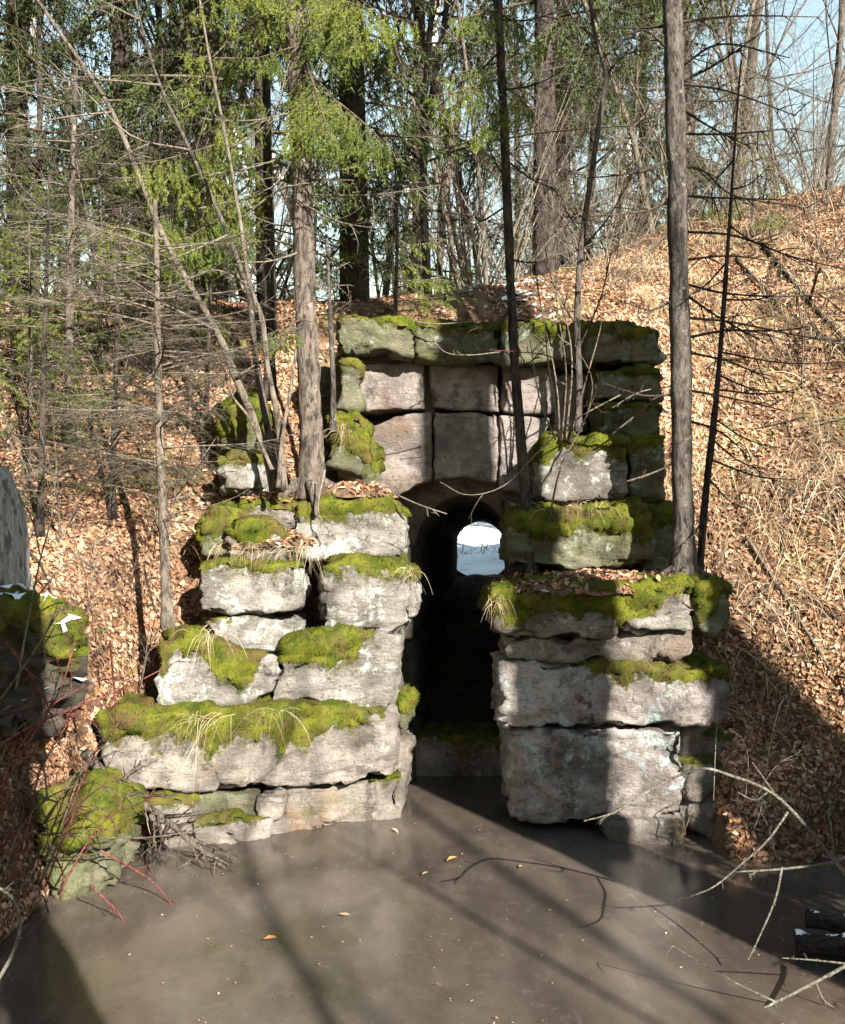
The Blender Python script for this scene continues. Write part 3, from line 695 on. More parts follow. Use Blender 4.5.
def bough_mesh(parent, start, end, seed, mats=('twig', 'needle_fg'), needles=True, droop=.2, dens=1., nl=.026, nw=.0045, step=.011, name='bough', width=.42, hang=.35, roll=0., rs=1.):
    rng = np.random.default_rng(seed); start = np.asarray(start); end = np.asarray(end); d = end - start; L = np.linalg.norm(d)
    w, nd = bough(rng, L, droop, dens, nl, nw, step, needles, width, hang)
    fw = d / L + np.array([0, 0, droop * .9])
    parts = []; 
    for k, (p, r) in enumerate(w): parts.append(tubes(orient(p, start, fw, roll), r * rs, 5 if k == 0 else 3))
    V, F = cat_mesh(parts); nf = sum(len(f) for f in F); mi = np.zeros(nf, int)
    if nd is not None:
        nv = orient(nd, start, fw, roll); F.append(np.arange(len(nv)).reshape(-1, 3) + len(V)); V = np.concatenate([V, nv]); mi = np.r_[mi, np.ones(len(nv) // 3, int)]
    return build(name, V, F, [M[mats[0]], M[mats[1]]], parent, midx=mi)

def trunk_mesh(parent, pts, r0, r1, mat, sides=12, name='trunk', flare=1.6, seed=0, bump=.08, n=40, top_pow=1.):
    p = spline(pts, n); t = np.linspace(0, 1, n); rad = r0 + (r1 - r0) * t**top_pow
    h = np.linalg.norm(p - p[0], axis=1); rad = rad * (1 + (flare - 1) * np.exp(-h / (r0 * 3.0)))
    V, F = tubes(p[None], rad[None], sides)
    ctr = np.repeat(p, sides, 0); d = unit(V - ctr)
    V = V + d * (np.repeat(rad, sides) * (bump * fbm(V / np.array([1, 1, 2.2]), .11, seed) * 1.6 + bump * .8 * fbm(V, .03 + r0 * .4, seed + 1)))[:, None]
    return build(name, V, F, M[mat], parent)

def branch_path(parent, pts, r0, r1, mat, name='branch', sides=5, n=None, twigs=0, seed=0, tl=.25, tr=.35):
    p = spline(pts, n or max(6, len(pts) * 4)); t = np.linspace(0, 1, len(p)); parts = [tubes(p[None], (r0 + (r1 - r0) * t)[None], sides)]
    if twigs:
        rng = np.random.default_rng(seed); L = np.linalg.norm(p[-1] - p[0]); k = rng.uniform(.15, 1, twigs); base = np.c_[[np.interp(k, t, p[:, q]) for q in range(3)]].T
        ax = unit(p[-1] - p[0]); d = unit(ax * .7 + rng.normal(size=(twigs, 3)) * .6 + np.array([0, 0, -.1])); ll = tl * L * rng.uniform(.4, 1.3, twigs)
        s = np.linspace(0, 1, 4); tp = base[:, None] + d[:, None] * (ll[:, None] * s)[..., None]; tp[:, :, 2] += (ll * rng.uniform(-.35, .15, twigs))[:, None] * s**2
        parts.append(tubes(tp, (r1 + (r0 - r1) * tr) * np.linspace(1, .3, 4)[None].repeat(twigs, 0), 3))
        k2 = twigs * 2; ii = rng.integers(twigs, size=k2); u = rng.uniform(.3, .9, k2)[:, None]; b2 = tp[ii, 0] + (tp[ii, 3] - tp[ii, 0]) * u
        d2 = unit(d[ii] + rng.normal(size=(k2, 3)) * .6); l2 = ll[ii] * rng.uniform(.2, .5, k2); q = b2[:, None] + d2[:, None] * (l2[:, None] * np.linspace(0, 1, 3))[..., None]
        parts.append(tubes(q, np.full((k2, 3), max(.0014, r1 * .6)), 3))
    V, F = cat_mesh(parts); return build(name, V, F, M[mat], parent)

# ------------------------------------------------------------------ foreground trees
def px_path(pts): return [P(*q) for q in pts]

# big spruce on the left wing
T1 = thing('spruce_tree', 'thick grey spruce trunk rooted on the left wing beside the headwall', 'tree', P(311, 492, 8.0))
trunk_mesh(T1, px_path([(311,500,8.0),(311,440,8.02),(307,330,8.05),(302,180,8.1),(297,60,8.1),(294,-60,8.1),(291,-300,8.1)]), .092, .076, 'bark', 18, seed=3, flare=1.55, bump=.14, n=140)
for k, (a, b, rr) in enumerate([((300,482,7.98),(272,512,7.85),.05), ((322,482,7.98),(352,502,8.0),.045), ((311,484,7.9),(316,516,7.72),.05)]):
    branch_path(T1, px_path([a, ((a[0]+b[0])/2, (a[1]+b[1])/2 - 3, (a[2]+b[2])/2), b]), rr, .015, 'bark', name='root', sides=8)
GB = [((296,8,8.05),(236,32,7.7),.25), ((299,46,8.05),(250,64,7.7),.22), ((300,22,8.05),(364,52,7.6),.25), ((302,72,8.05),(350,118,7.6),.3), ((304,84,8.05),(390,150,7.5),.3), ((299,-25,8.05),(250,0,7.6),.25), ((300,-30,8.05),(370,5,7.6),.25), ((300,-10,8.05),(420,40,7.5),.25), ((299,-35,8.05),(180,20,7.6),.25), ((306,318,8.0),(244,350,7.7),.2), ((303,60,8.05),(330,150,7.4),.3)]
FGB = dict(dens=1.9, hang=.85, nl=.024, nw=.0048, step=.0062, width=.34, rs=.8)
for k, (a, b, d) in enumerate(GB): bough_mesh(T1, P(*a), P(*b), 100 + k, droop=d, **FGB)
T0 = thing('spruce_tree', 'slender young spruce with bright boughs between pale stems and thick trunk', 'tree', P(270, 398, 8.6))
trunk_mesh(T0, px_path([(270,400,8.6),(270,330,8.6),(268,200,8.6),(266,60,8.6),(264,-80,8.6)]), .05, .03, 'bark_dark', 10, seed=5, n=60)
for k, (a, b, d) in enumerate([((268,188,8.55),(218,214,8.2),.2),((268,200,8.55),(168,246,7.9),.2),((266,110,8.55),(192,90,8.0),.3),((267,130,8.55),(118,182,7.8),.15),((268,195,8.6),(80,238,7.9),.12),((266,60,8.6),(180,62,8.2),.3),((267,150,8.6),(330,190,8.3),.3),((266,90,8.6),(215,140,8.0),.3),((268,240,8.6),(205,262,8.3),.2)]): bough_mesh(T0, P(*a), P(*b), 140 + k, droop=d, **FGB)
for k, (a, b) in enumerate([((305,195,8.05),(440,185,7.8)),((304,205,8.05),(372,228,7.7)),((304,150,8.05),(200,175,8.0)),((306,250,8.05),(235,262,7.8)),((303,170,8.1),(380,160,8.3)),((305,225,8.1),(250,215,8.3)),((306,275,8.1),(350,285,8.2)),((302,110,8.1),(210,120,7.7)),((303,140,8.1),(270,190,7.6))]):
    branch_path(T1, px_path([a, ((a[0]+b[0])/2, (a[1]+b[1])/2 + 5, (a[2]+b[2])/2), b]), .011, .003, 'dead', twigs=10, seed=k + 5)
# slim dead pole next to it
T1b = thing('dead_sapling', 'slim bare pole close to the right of the thick spruce trunk', 'sapling', P(333, 432, 8.1))
trunk_mesh(T1b, px_path([(333,432,8.1),(333,380,8.1),(330,310,8.12),(327,240,8.15)]), .026, .012, 'bark_grey', 8, seed=8, n=24)
for k, b in enumerate([(352,300,8.0),(312,285,8.0),(350,262,8.2)]): branch_path(T1b, [P(331,315-k*22,8.12), P(*b)], .006, .002, 'dead', twigs=5, seed=k)

# thin dark tree in front of the arch
T2 = thing('dead_spruce', 'thin dark trunk crossing in front of the right of the arch', 'tree', P(531, 570, 7.75))
trunk_mesh(T2, px_path([(532,575,7.75),(524,480,7.76),(514,350,7.8),(508,220,7.8),(504,120,7.8),(498,0,7.8),(490,-180,7.8)]), .041, .030, 'bark_dark', 12, seed=12, n=120, flare=1.5, bump=.15)
for k, (a, b) in enumerate([((508,205,7.8),(450,230,7.6)),((506,160,7.8),(560,190,7.6)),((504,120,7.8),(440,150,7.9)),((510,260,7.8),(560,255,7.9)),((503,90,7.8),(565,70,7.6)),((501,50,7.8),(455,85,7.6)),((512,310,7.8),(470,330,7.6)),((506,180,7.8),(478,120,8.1)),((515,370,7.78),(545,345,7.6)),((500,20,7.8),(560,10,7.6))]):
    branch_path(T2, px_path([a, ((a[0]+b[0])/2, (a[1]+b[1])/2 + 5, (a[2]+b[2])/2), b]), .009, .003, 'bark_dark', twigs=8, seed=k + 40)

for k, (a, b, d) in enumerate([((505,78,7.8),(424,112,7.5),.25),((505,88,7.8),(532,116,7.4),.3),((503,62,7.8),(440,82,7.6),.25),((504,100,7.8),(470,140,7.4),.3),((500,10,7.8),(450,30,7.5),.3),((500,15,7.8),(545,45,7.5),.3)]): bough_mesh(T2, P(*a), P(*b), 170 + k, droop=d, **FGB)

# straight trunk on the right ledge
T3 = thing('spruce_tree', 'straight grey trunk with bare side branches standing on the right ledge', 'tree', P(683, 572, 7.2))
trunk_mesh(T3, px_path([(684,580,7.2),(682,500,7.2),(680,330,7.2),(677,180,7.2),(674,60,7.2),(671,-60,7.2),(667,-300,7.2)]), .074, .066, 'bark_grey', 16, seed=21, n=140, flare=1.5, bump=.13)
T3B = [((683,22),(740,16),(822,17)),((682,82),(720,62),(768,28)),((682,66),(722,44),(790,58)),((682,84),(730,92),(796,116)),((683,110),(712,128),(752,148)),((684,134),(730,134),(800,128)),((684,166),(705,172),(735,196),(810,208)),
       ((684,196),(720,198),(790,200)),((685,232),(735,236),(790,256),(850,270)),((685,260),(730,256),(780,262)),((685,284),(730,294),(800,296),(850,286)),((685,294),(720,318),(760,340)),((685,318),(730,322),(800,336),(850,345)),((685,338),(740,330),(800,344)),((686,352),(730,362),(770,380)),((686,390),(730,398),(790,412)),((686,420),(720,432),(752,460)),
       ((668,26),(640,28),(606,27)),((668,95),(640,120),(602,163)),((669,50),(640,30),(600,60)),((670,160),(640,172),(590,178)),((672,200),(640,212),(560,218)),((674,300),(650,310),(620,300)),((676,395),(640,395),(600,382))]
for k, b in enumerate(T3B):
    dz = np.random.default_rng(k).uniform(-.5, .35); m = len(b)
    branch_path(T3, [P(x, y, 7.2 + dz * q / (m - 1)) for q, (x, y) in enumerate(b)], .011, .0035, 'bark_dark' if k % 3 else 'twig', twigs=9, seed=k + 70, tl=.22)
for k, (a, b, rr) in enumerate([((678,566,7.18),(650,584,7.1),.03), ((690,566,7.18),(716,584,7.1),.028), ((684,570,7.12),(682,590,6.98),.03)]):
    branch_path(T3, px_path([a, ((a[0]+b[0])/2, (a[1]+b[1])/2 - 2, (a[2]+b[2])/2), b]), rr, .010, 'bark_grey', name='root', sides=8)
# leaning thin dead spruce
T4 = thing('dead_spruce', 'leaning slim dark trunk right beside the straight grey trunk', 'tree', P(700, 575, 7.3))
trunk_mesh(T4, px_path([(699,582,7.3),(705,500,7.3),(714,420,7.3),(722,330,7.3),(729,230,7.3),(735,140,7.3),(741,60,7.3)]), .030, .005, 'bark_dark', 10, seed=25, n=80, flare=1.5, bump=.16)
for k, (a, b) in enumerate([((720,352),(845,362)),((718,375),(790,392)),((723,330),(850,318)),((716,420),(780,448)),((713,440),(765,470)),((727,262),(680,300)),((724,300),(800,285)),((710,480),(750,510)),((708,500),(690,540)),((729,225),(775,245)),((731,190),(770,165)),((720,390),(812,386)),((733,160),(705,180)),((712,460),(800,480))]):
    branch_path(T4, [P(*a, 7.3), P((a[0]+b[0])/2, (a[1]+b[1])/2 + 6, 7.15), P(*b, 7.0)], .008, .0025, 'bark_dark', twigs=8, seed=k + 100)

# pale multi stemmed clump on the left wing
T5 = thing('birch_clump', 'clump of pale crooked stems leaning left on the left wing', 'tree', P(278, 490, 7.85))
ST = [([(276,490),(262,440),(236,378),(216,330),(165,240),(112,112),(58,30),(10,-40)], .038, .010), ([(280,492),(270,440),(256,360),(250,300),(246,285),(228,235),(190,150),(160,85),(140,20),(130,-40)], .030, .007),
      ([(284,490),(278,420),(268,370),(262,320),(250,285),(240,220),(228,150),(210,60),(198,-10)], .027, .008), ([(278,488),(282,440),(292,380),(296,350)], .016, .010), ([(272,470),(250,420),(232,395),(222,360)], .014, .006)]
for k, (p, a, b) in enumerate(ST): trunk_mesh(T5, [P(x, y, 7.85 - .12 * k + .05 * q * (k % 2)) for q, (x, y) in enumerate(p)], a, b, 'bark_tan' if k != 1 else 'bark_grey', 9, name='stem', seed=30 + k, n=70, flare=1.3, bump=.13)
for k, p in enumerate([[(165,240),(110,228),(60,258)],[(190,150),(130,135),(70,82),(0,85)],[(228,235),(160,262),(92,265)],[(240,220),(280,190),(330,180)],[(112,112),(60,118),(5,130)],[(216,330),(150,300),(80,300)],[(210,60),(250,20),(280,-10)],[(160,85),(90,80),(0,90)],[(236,378),(280,345),(300,300)],[(250,285),(215,270),(180,282)],[(140,20),(100,0),(60,-20)],[(228,150),(270,120),(290,60)]]):
    branch_path(T5, [P(x, y, 7.8 - .1 * q) for q, (x, y) in enumerate(p)], .010, .003, 'dead', twigs=9, seed=k + 130)

# dead young spruce on the left slope with pale twiggy limbs
T6 = thing('dead_spruce', 'dead young spruce with brown trunk and pale drooping twigs on left slope', 'tree', P(168, 622, 7.0))
trunk_mesh(T6, px_path([(168,628,7.0),(165,560,7.0),(160,450,7.0),(158,360,7.0),(157,280,7.0),(155,200,7.0)]), .040, .014, 'bark_tan', 10, seed=50, n=50, flare=1.4)
rng = np.random.default_rng(61)
for k in range(58):
    y = rng.uniform(245, 535); a = rng.uniform(0, 2 * np.pi); L = rng.uniform(.5, 1.1) * (1 if y < 470 else .65)
    s = P(160, y, 7.0); e = s + L * np.array([math.cos(a) * 1.0, math.sin(a) * .8, rng.uniform(-.12, .28)])
    bough_mesh(T6, s, e, 200 + k, ('dead', 'dead'), False, droop=.12, dens=1.1, name='branch', hang=.15, width=.45, rs=.62)
T7 = thing('dead_spruce', 'second dead twiggy spruce further up the left slope near the photo edge', 'tree', P(70, 470, 8.2))
b7 = P(70, 470, 8.2); b7[2] = float(gfast(b7[0], b7[1])); T7.location = b7
trunk_mesh(T7, [b7, b7 + (.0, 0, 1.5), b7 + (.05, 0, 3.2)], .045, .015, 'bark', 10, seed=51, n=40)
for k in range(56):
    z = rng.uniform(.3, 3.0); a = rng.uniform(0, 2 * np.pi); L = rng.uniform(.5, 1.1); s = b7 + (0.01, 0, z); e = s + L * np.array([math.cos(a), math.sin(a) * .8, rng.uniform(-.15, .2)])
    gr = rng.uniform() < .3
    bough_mesh(T7, s, e, 260 + k, ('dead', 'needle_fg' if gr else 'dead'), gr, droop=.15, dens=.9, name='branch', hang=.2, step=.02, rs=.62)

def twiggy_spruce(px, Y, h, seed, label, nb=40, reach=.9):
    b = np.array([(px - HX) * Y / F_PX, Y, 0.]); b[2] = float(gfast(b[0], b[1])); t = thing('dead_spruce', label, 'tree', b); r = np.random.default_rng(seed)
    trunk_mesh(t, [b, b + (.03, 0, h * .5), b + (.06, .02, h)], .028, .008, 'bark_dark', 8, seed=seed, n=40)
    for k in range(nb):
        z = h * r.uniform(.12, .97); a = r.uniform(0, 6.28); L = reach * r.uniform(.5, 1.1) * (1.15 - .6 * z / h); q = b + (.03, 0, z)
        bough_mesh(t, q, q + L * np.array([math.cos(a), math.sin(a), r.uniform(-.2, .2)]), seed * 60 + k, ('dead' if k % 3 else 'twig', 'needle'), k % 5 == 0, droop=.22, dens=1.2, hang=.3, nl=.026, nw=.005, step=.02, width=.5, rs=.55, name='branch')
twiggy_spruce(112, 7.7, 2.4, 11, 'dark stemmed twiggy dead spruce between stump and dead young spruce', 44)
twiggy_spruce(40, 7.2, 2.6, 12, 'leftmost dark stemmed twiggy dead spruce right above the stump', 44)
twiggy_spruce(205, 8.5, 2.0, 13, 'dark stemmed twiggy dead spruce just left of the pale stems', 36, .7)
twiggy_spruce(155, 9.2, 3.0, 14, 'tall twiggy dead spruce at the top of the left slope', 44)
def young_spruce(px, Y, h, seed, label, reach=.55, nb=26, dead=.25):
    b = np.array([(px - HX) * Y / F_PX, Y, 0.]); b[2] = float(gfast(b[0], b[1])); t = thing('spruce_tree', label, 'tree', b); r = np.random.default_rng(seed)
    trunk_mesh(t, [b, b + (.02, 0, h * .5), b + (0, .02, h)], .022, .006, 'bark', 8, seed=seed, n=24)
    for k in range(nb):
        z = h * (.08 + .88 * k / nb); a = r.uniform(0, 6.28); L = (reach * (1 - .8 * k / nb) + .08) * r.uniform(.7, 1.2); q = b + (0, 0, z); dd = r.uniform() < dead
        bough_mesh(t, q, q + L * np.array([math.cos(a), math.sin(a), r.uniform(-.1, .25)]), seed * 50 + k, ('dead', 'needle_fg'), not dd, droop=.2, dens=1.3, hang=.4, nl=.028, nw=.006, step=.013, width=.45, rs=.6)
    return t
young_spruce(28, 7.9, 1.9, 1, 'young green spruce on the left slope just behind the stump', .7)
young_spruce(100, 9.2, 1.7, 2, 'young green spruce high on the left slope', .7)
young_spruce(-5, 8.8, 2.4, 3, 'young green spruce cut by the left edge', .9)
young_spruce(190, 9.4, 1.5, 4, 'young sparse spruce left of the pale stems', .6, 22, .5)
young_spruce(752, 12.0, 1.3, 5, 'young sparse spruce on the upper right slope', .5, 20, .5)
young_spruce(395, 9.7, 1.6, 6, 'young sparse spruce behind the left part of the coping', .7, 22, .45)

# ------------------------------------------------------------------ background forest
def spruce_proto(seed, H, r, z0, Lmax, dead_to, n_b, mat='bark_dark', nl=.045, nw=.0095, step=.024):
    rng = np.random.default_rng(seed)
    lib = [bough(rng, 1.0, rng.uniform(.15, .4), 1.0, nl, nw, step, True, .42, .7) for _ in range(5)]
    tp = spline([(0, 0, -.3), (rng.normal() * .08, rng.normal() * .08, H * .4), (rng.normal() * .15, rng.normal() * .15, H)], 30)
    V, F = tubes(tp[None], (r * (1 - .9 * np.linspace(0, 1, 30)) + .008)[None], 9); tr = [(V, F)]
    wv, nv = [], []
    for q in range(n_b):
        z = z0 + (H - z0) * (q / n_b) ** .9; u = (z - z0) / (H - z0); L = Lmax * (1 - u) ** .75 * rng.uniform(.7, 1.15) + .2
        if u < .15: L *= .6 + 2.6 * u
        a = rng.uniform(0, 2 * np.pi); o = np.array([np.interp(z, tp[:, 2], tp[:, 0]), np.interp(z, tp[:, 2], tp[:, 1]), z]); fw = (math.cos(a), math.sin(a), .25 - .2 * (1 - u) + rng.normal() * .12)
        w, nd = lib[q % 5]
        for k, (p, rr) in enumerate(w[:2]): wv.append(tubes(orient(p * L, o, fw), rr * (1 if k else L), 3, False))
        nv.append(orient(nd * np.array([L, L, L]), o, fw))
    for q in range(int(dead_to * 7)):
        z = rng.uniform(.4, dead_to + .5); a = rng.uniform(0, 2 * np.pi); L = rng.uniform(.4, 1.3); o = np.array([0, 0, z])
        w, _ = bough(rng, L, .2, .35, needles=False, hang=.1, width=.35); fw = (math.cos(a), math.sin(a), rng.uniform(-.1, .3))
        for p, rr in w[:3]: tr.append(tubes(orient(p, o, fw), rr * .8, 3, False))
    tm = build('trunk', *cat_mesh(tr), M[mat]); wV, wF = cat_mesh(wv); nf = sum(len(f) for f in wF)
    nV = np.concatenate(nv); wF.append(np.arange(len(nV)).reshape(-1, 3) + len(wV))
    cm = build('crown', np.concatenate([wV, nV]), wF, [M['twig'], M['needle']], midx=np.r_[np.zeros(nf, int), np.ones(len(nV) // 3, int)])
    return tm.data, cm.data

def bare_proto(seed, H, r, mat, z0=.3, spread=.5, kids=(9, 6, 5), twig='twig', stems=1):
    rng = np.random.default_rng(seed); lv = {0: [], 1: [], 2: [], 3: []}
    def grow(b, d, L, rr, dep):
        K = 6; s = np.linspace(0, 1, K); bend = rng.normal(size=3) * .22 * L; p = b + d * (L * s)[:, None] + bend * (s**2)[:, None]
        if dep: p[:, 2] += L * .12 * s**2
        lv[dep].append((p, rr * (1 - .75 * s)))
        if dep < 3:
            for q in range(kids[dep]):
                u = rng.uniform(z0 if dep == 0 else .2, .97); bb = np.array([np.interp(u, s, p[:, c]) for c in range(3)])
                dd = unit(unit(p[-1] - p[0]) * rng.uniform(.5, 1) + rng.normal(size=3) * spread + np.array([0, 0, .1]))
                grow(bb, dd, L * rng.uniform(.28, .5) * (1.1 - .5 * u), max(.0022, rr * (1 - .75 * u) * .45), dep + 1)
    for q in range(stems):
        d0 = unit(np.array([rng.normal() * (.06 if stems == 1 else .4), rng.normal() * (.06 if stems == 1 else .4), 1.]))
        grow(np.array([rng.normal() * .06 * (stems > 1), rng.normal() * .06 * (stems > 1), -.2]), d0, H * (1 if stems == 1 else rng.uniform(.6, 1)), r, 0)
    out = []
    for dep in (0, 1, 2, 3):
        out.append(tubes(np.array([a for a, b in lv[dep]]), np.array([b for a, b in lv[dep]]), (8 if r > .03 else 5) if dep == 0 else 3, False))
    tm = build('trunk' if stems == 1 else 'stem', *out[0], M[mat]); cm = build('crown', *cat_mesh(out[1:]), M[twig])
    return tm.data, cm.data

PROTO = {
 'sA': spruce_proto(1, 15, .15, 2.0, 2.4, 2.6, 64), 'sB': spruce_proto(2, 11, .085, .9, 1.9, 1.5, 58), 'sC': spruce_proto(3, 18, .17, 3.8, 2.8, 4.2, 58), 'sD': spruce_proto(4, 8, .06, .4, 1.6, .8, 50),
 'dA': bare_proto(5, 11, .09, 'bark_grey', .25, .45), 'dB': bare_proto(6, 8, .05, 'bark_tan', .2, .5), 'bA': bare_proto(7, 14, .12, 'birch', .35, .4), 'bB': bare_proto(8, 11, .085, 'birch', .3, .45),
 'uA': bare_proto(9, 2.6, .014, 'dead', .2, .55, (6, 5, 3), 'dead', 6), 'uB': bare_proto(10, 1.7, .010, 'dead', .15, .6, (6, 4, 3), 'dead', 8), 'uC': bare_proto(13, 3.4, .018, 'bark_tan', .2, .5, (7, 5, 3), 'dead', 4),
 'sH': spruce_proto(15, 19, .14, 9.5, 3.2, 3.0, 60, 'bark', .07, .02, .035),
 'uT': bare_proto(14, 1.9, .011, 'twig', .15, .7, (6, 4, 3), 'twig', 7),
}
for o in [o for o in bpy.data.objects if o.parent is None and o.name.split('.')[0] in ('trunk', 'crown', 'stem')]: bpy.data.objects.remove(o)
NM = {'s': 'spruce_tree', 'd': 'bare_tree', 'b': 'birch_tree', 'u': 'bare_shrub'}
CT = {'s': 'tree', 'd': 'tree', 'b': 'tree', 'u': 'shrub'}
def plant(kind, X, Y, sc, rot, label, group, tilt=(0, 0), zoff=0.):
    if 13.5 < .866 * X + .5 * Y < 16 and Y < 27 and kind[0] != 'u': return None      # glade that lets the sun reach the far mouth
    z = float(gfast(X, Y)) + zoff
    t = thing(NM[kind[0]], label, CT[kind[0]], (X, Y, z), group); t.rotation_euler = (tilt[0], tilt[1], rot); t.scale = (sc, sc, sc)
    for nm, me in zip(('stem' if kind[0] == 'u' else 'trunk', 'crown'), PROTO[kind]):
        c = bpy.data.objects.new(nm, me); COL.objects.link(c); c.parent = t
    return t
LM = [(10, 'the left edge'), (75, 'the second dead spruce'), (157, 'the dead young spruce'), (225, 'the pale leaning stems'), (303, 'the thick spruce trunk'), (365, 'the left end of the coping'), (430, 'the middle of the coping'), (507, 'the thin dark trunk'), (580, 'the crooked sapling'), (630, 'the right end of the coping'), (677, 'the straight grey trunk'), (730, 'the leaning slim trunk'), (780, 'the bright sky gap'), (835, 'the right edge')]
def near_px(px): return min(LM, key=lambda a: abs(a[0] - px))[1]
def plant_px(kind, px, Y, sc, rot, label, group, tilt=(0, 0)): return plant(kind, (px - HX) * Y / F_PX, Y, sc, rot, label, group, tilt)
G1 = 'trees standing behind the headwall'
for a in [
 ('sA',355,10.2,1.0,.3,'dark thick spruce directly behind the left end of the coping'),
 ('sB',268,9.6,1.1,1.2,'slender spruce just left behind the thick foreground trunk'),
 ('sC',215,12.5,1.0,2.0,'tall spruce behind the top of the pale leaning stems'),
 ('sA',545,12.0,1.0,4.0,'dark spruce trunk behind the thin tree that crosses the arch'),
 ('sC',556,15.5,1.0,5.2,'deeper dark trunk close beside the spruce right of centre'),
 ('bB',473,15.0,1.0,.8,'white birch trunk above the middle of the coping'),
 ('bA',612,17.5,1.05,2.2,'white birch trunk with dark band right of the crooked sapling'),
 ('sC',690,16.5,.9,2.5,'dark trunk on the right mound just behind the straight grey trunk'),
 ('dA',727,17.5,1.3,1.0,'dark bare tree on the right mound left of the pale birch'),
 ('bA',757,17.3,1.2,3.0,'pale birch on the crest of the right mound'),
 ('sA',20,12.5,1.0,.5,'big spruce filling the top left corner'),
 ('sB',110,11.5,1.2,3.4,'spruce with low boughs above the left slope'),
 ('sB',420,13.0,1.2,5.0,'spruce with drooping boughs above the coping left of the birch'),
 ('sD',160,14.0,1.2,2.2,'young spruce behind the left slope crest'),
 ('dA',795,22.0,1.1,4.4,'bare tree thin against the bright sky at right'),
 ('dB',830,18.0,1.1,.4,'slim bare tree at the right edge of the crest'),
 ('sD',690,24.0,1.3,1.4,'small spruce far behind the right mound'),
 ('sB',-10,10.4,1.0,1.5,'leftmost spruce with low boughs at the photo edge'),('bB',60,14.2,1.0,4.1,'birch between the corner spruce and the left slope crest'),('dA',165,16.0,1.0,1.9,'grey bare tree behind the pale leaning stems'),
 ('bB',325,14.2,1.0,.2,'birch half hidden behind the thick foreground trunk'),('bA',395,16.8,1.0,2.9,'second white birch left of the white birch above the coping'),('sC',520,27,1.0,3.7,'spruce whose boughs hang right of the white birch'),
 ('sD',585,15.5,1.3,.9,'bushy young spruce behind the crooked sapling'),('sB',648,17.4,1.2,5.5,'spruce between the banded birch and the straight grey trunk'),('dA',240,18.5,1.2,2.6,'tall bare tree deep behind the left slope')]:
    plant_px(*a, G1)
r2 = np.random.default_rng(77)
far = []
for k in range(40):
    for _ in range(60):
        Y = r2.uniform(19, 46); px = r2.uniform(-60, 780)
        X = (px - HX) * Y / F_PX
        if abs(X - axis_x(Y) - .1) < 2.8: continue
        if px > 700 and r2.uniform() < .7: continue
        if all((X - a)**2 + (Y - b)**2 > 2.0 for a, b in far): break
    far.append((X, Y))
    kind = r2.choice(['sA', 'sB', 'sC', 'dA', 'dB', 'bA', 'bB', 'sD'], p=[.06, .05, .07, .27, .20, .16, .14, .05])
    lab = {'s': 'distant spruce in the crowded wood behind the culvert', 'd': 'distant bare grey tree in the crowded wood behind the culvert', 'b': 'distant pale birch in the crowded wood behind the culvert'}[kind[0]]
    lab = lab.replace('crowded wood behind the culvert', 'deep wood' if Y > 32 else 'middle of the wood') + ' behind ' + near_px(HX + X / Y * F_PX)
    plant(kind, X, Y, r2.uniform(.8, 1.3), r2.uniform(0, 6.28), lab, {'s': 'distant spruces', 'd': 'distant bare trees', 'b': 'distant birches'}[kind[0]])
for k, (px, Y, sc, lab) in enumerate([(775,8.3,.42,'small straw coloured shrub low on the sunny right slope'),(800,9.6,.6,'tangled dry shrub halfway up the right slope'),(838,8.0,.5,'dry shrub at the right edge halfway up the slope'),(825,11.2,.7,'tangled dry shrub below the right crest'),(760,11.6,.7,'dry shrub below the pale birch on the right slope'),(60,7.3,.5,'small dry shrub on the left slope beside the stump'),(205,8.8,.5,'dry shrub at the top of the left wing'),(110,8.9,.6,'dry shrub on the upper left slope'),(20,8.0,.7,'dry shrub at the left edge above the stump'),(135,7.4,.4,'low dry shrub at the foot of the dead young spruce'),(85,7.0,.45,'dry shrub between the snowy boulder and the left slope'),(165,8.2,.55,'dry shrub on the left slope behind the dead young spruce')]):
    plant_px(['uB', 'uA'][k % 2], px, Y, sc, k * 1.7, lab, None)
for k, (px, Y, sc, kd, lab) in enumerate([(15,8.6,.30,'sD','small green spruce seedling at the left edge above the stump'),(75,9.4,.34,'sD','small green spruce on the upper left slope'),(140,10.2,.36,'sD','small green spruce at the left crest'),(35,10.6,.5,'sB','bushy low spruce at the top of the left slope'),(205,10.4,.32,'sD','small green spruce behind the pale stems'),(395,10.6,.3,'sD','small spruce just behind the middle of the coping')]):
    plant_px(kd, px, Y, sc, k * 1.1, lab, None)
for k in range(48):
    zone = k % 3; px, Y = [(r2.uniform(-10, 330), r2.uniform(11, 19)), (r2.uniform(380, 620), r2.uniform(10.8, 16.2)), (r2.uniform(610, 850), r2.uniform(13, 22))][zone]
    kd = r2.choice(['dB', 'dA', 'dB']); lab = {'dB': 'tan', 'dA': 'grey'}[kd] + ['', ' farther'][int(Y > [15, 13.5, 17][zone])] + [' slim bare sapling among spruces', ' slim bare sapling behind the coping', ' slim bare sapling on right mound'][zone] + ' near ' + near_px(px)
    plant_px(kd, px, Y, r2.uniform(.5, 1.0), r2.uniform(0, 6.28), lab, ['saplings on the left', 'saplings behind the coping', 'saplings on the right mound'][zone])
for k, (px, Y, lab) in enumerate([(476,27,'dry brush in the snow seen through the tunnel, left of centre'),(496,29,'dry brush in the snow seen through the tunnel, right of centre'),(486,33,'farthest dry brush in the snow seen through the tunnel'),(466,31,'dry brush in the snow at the left rim of the tunnel view')]): plant_px('uB', px, Y, .6, k, lab, None)
us = []
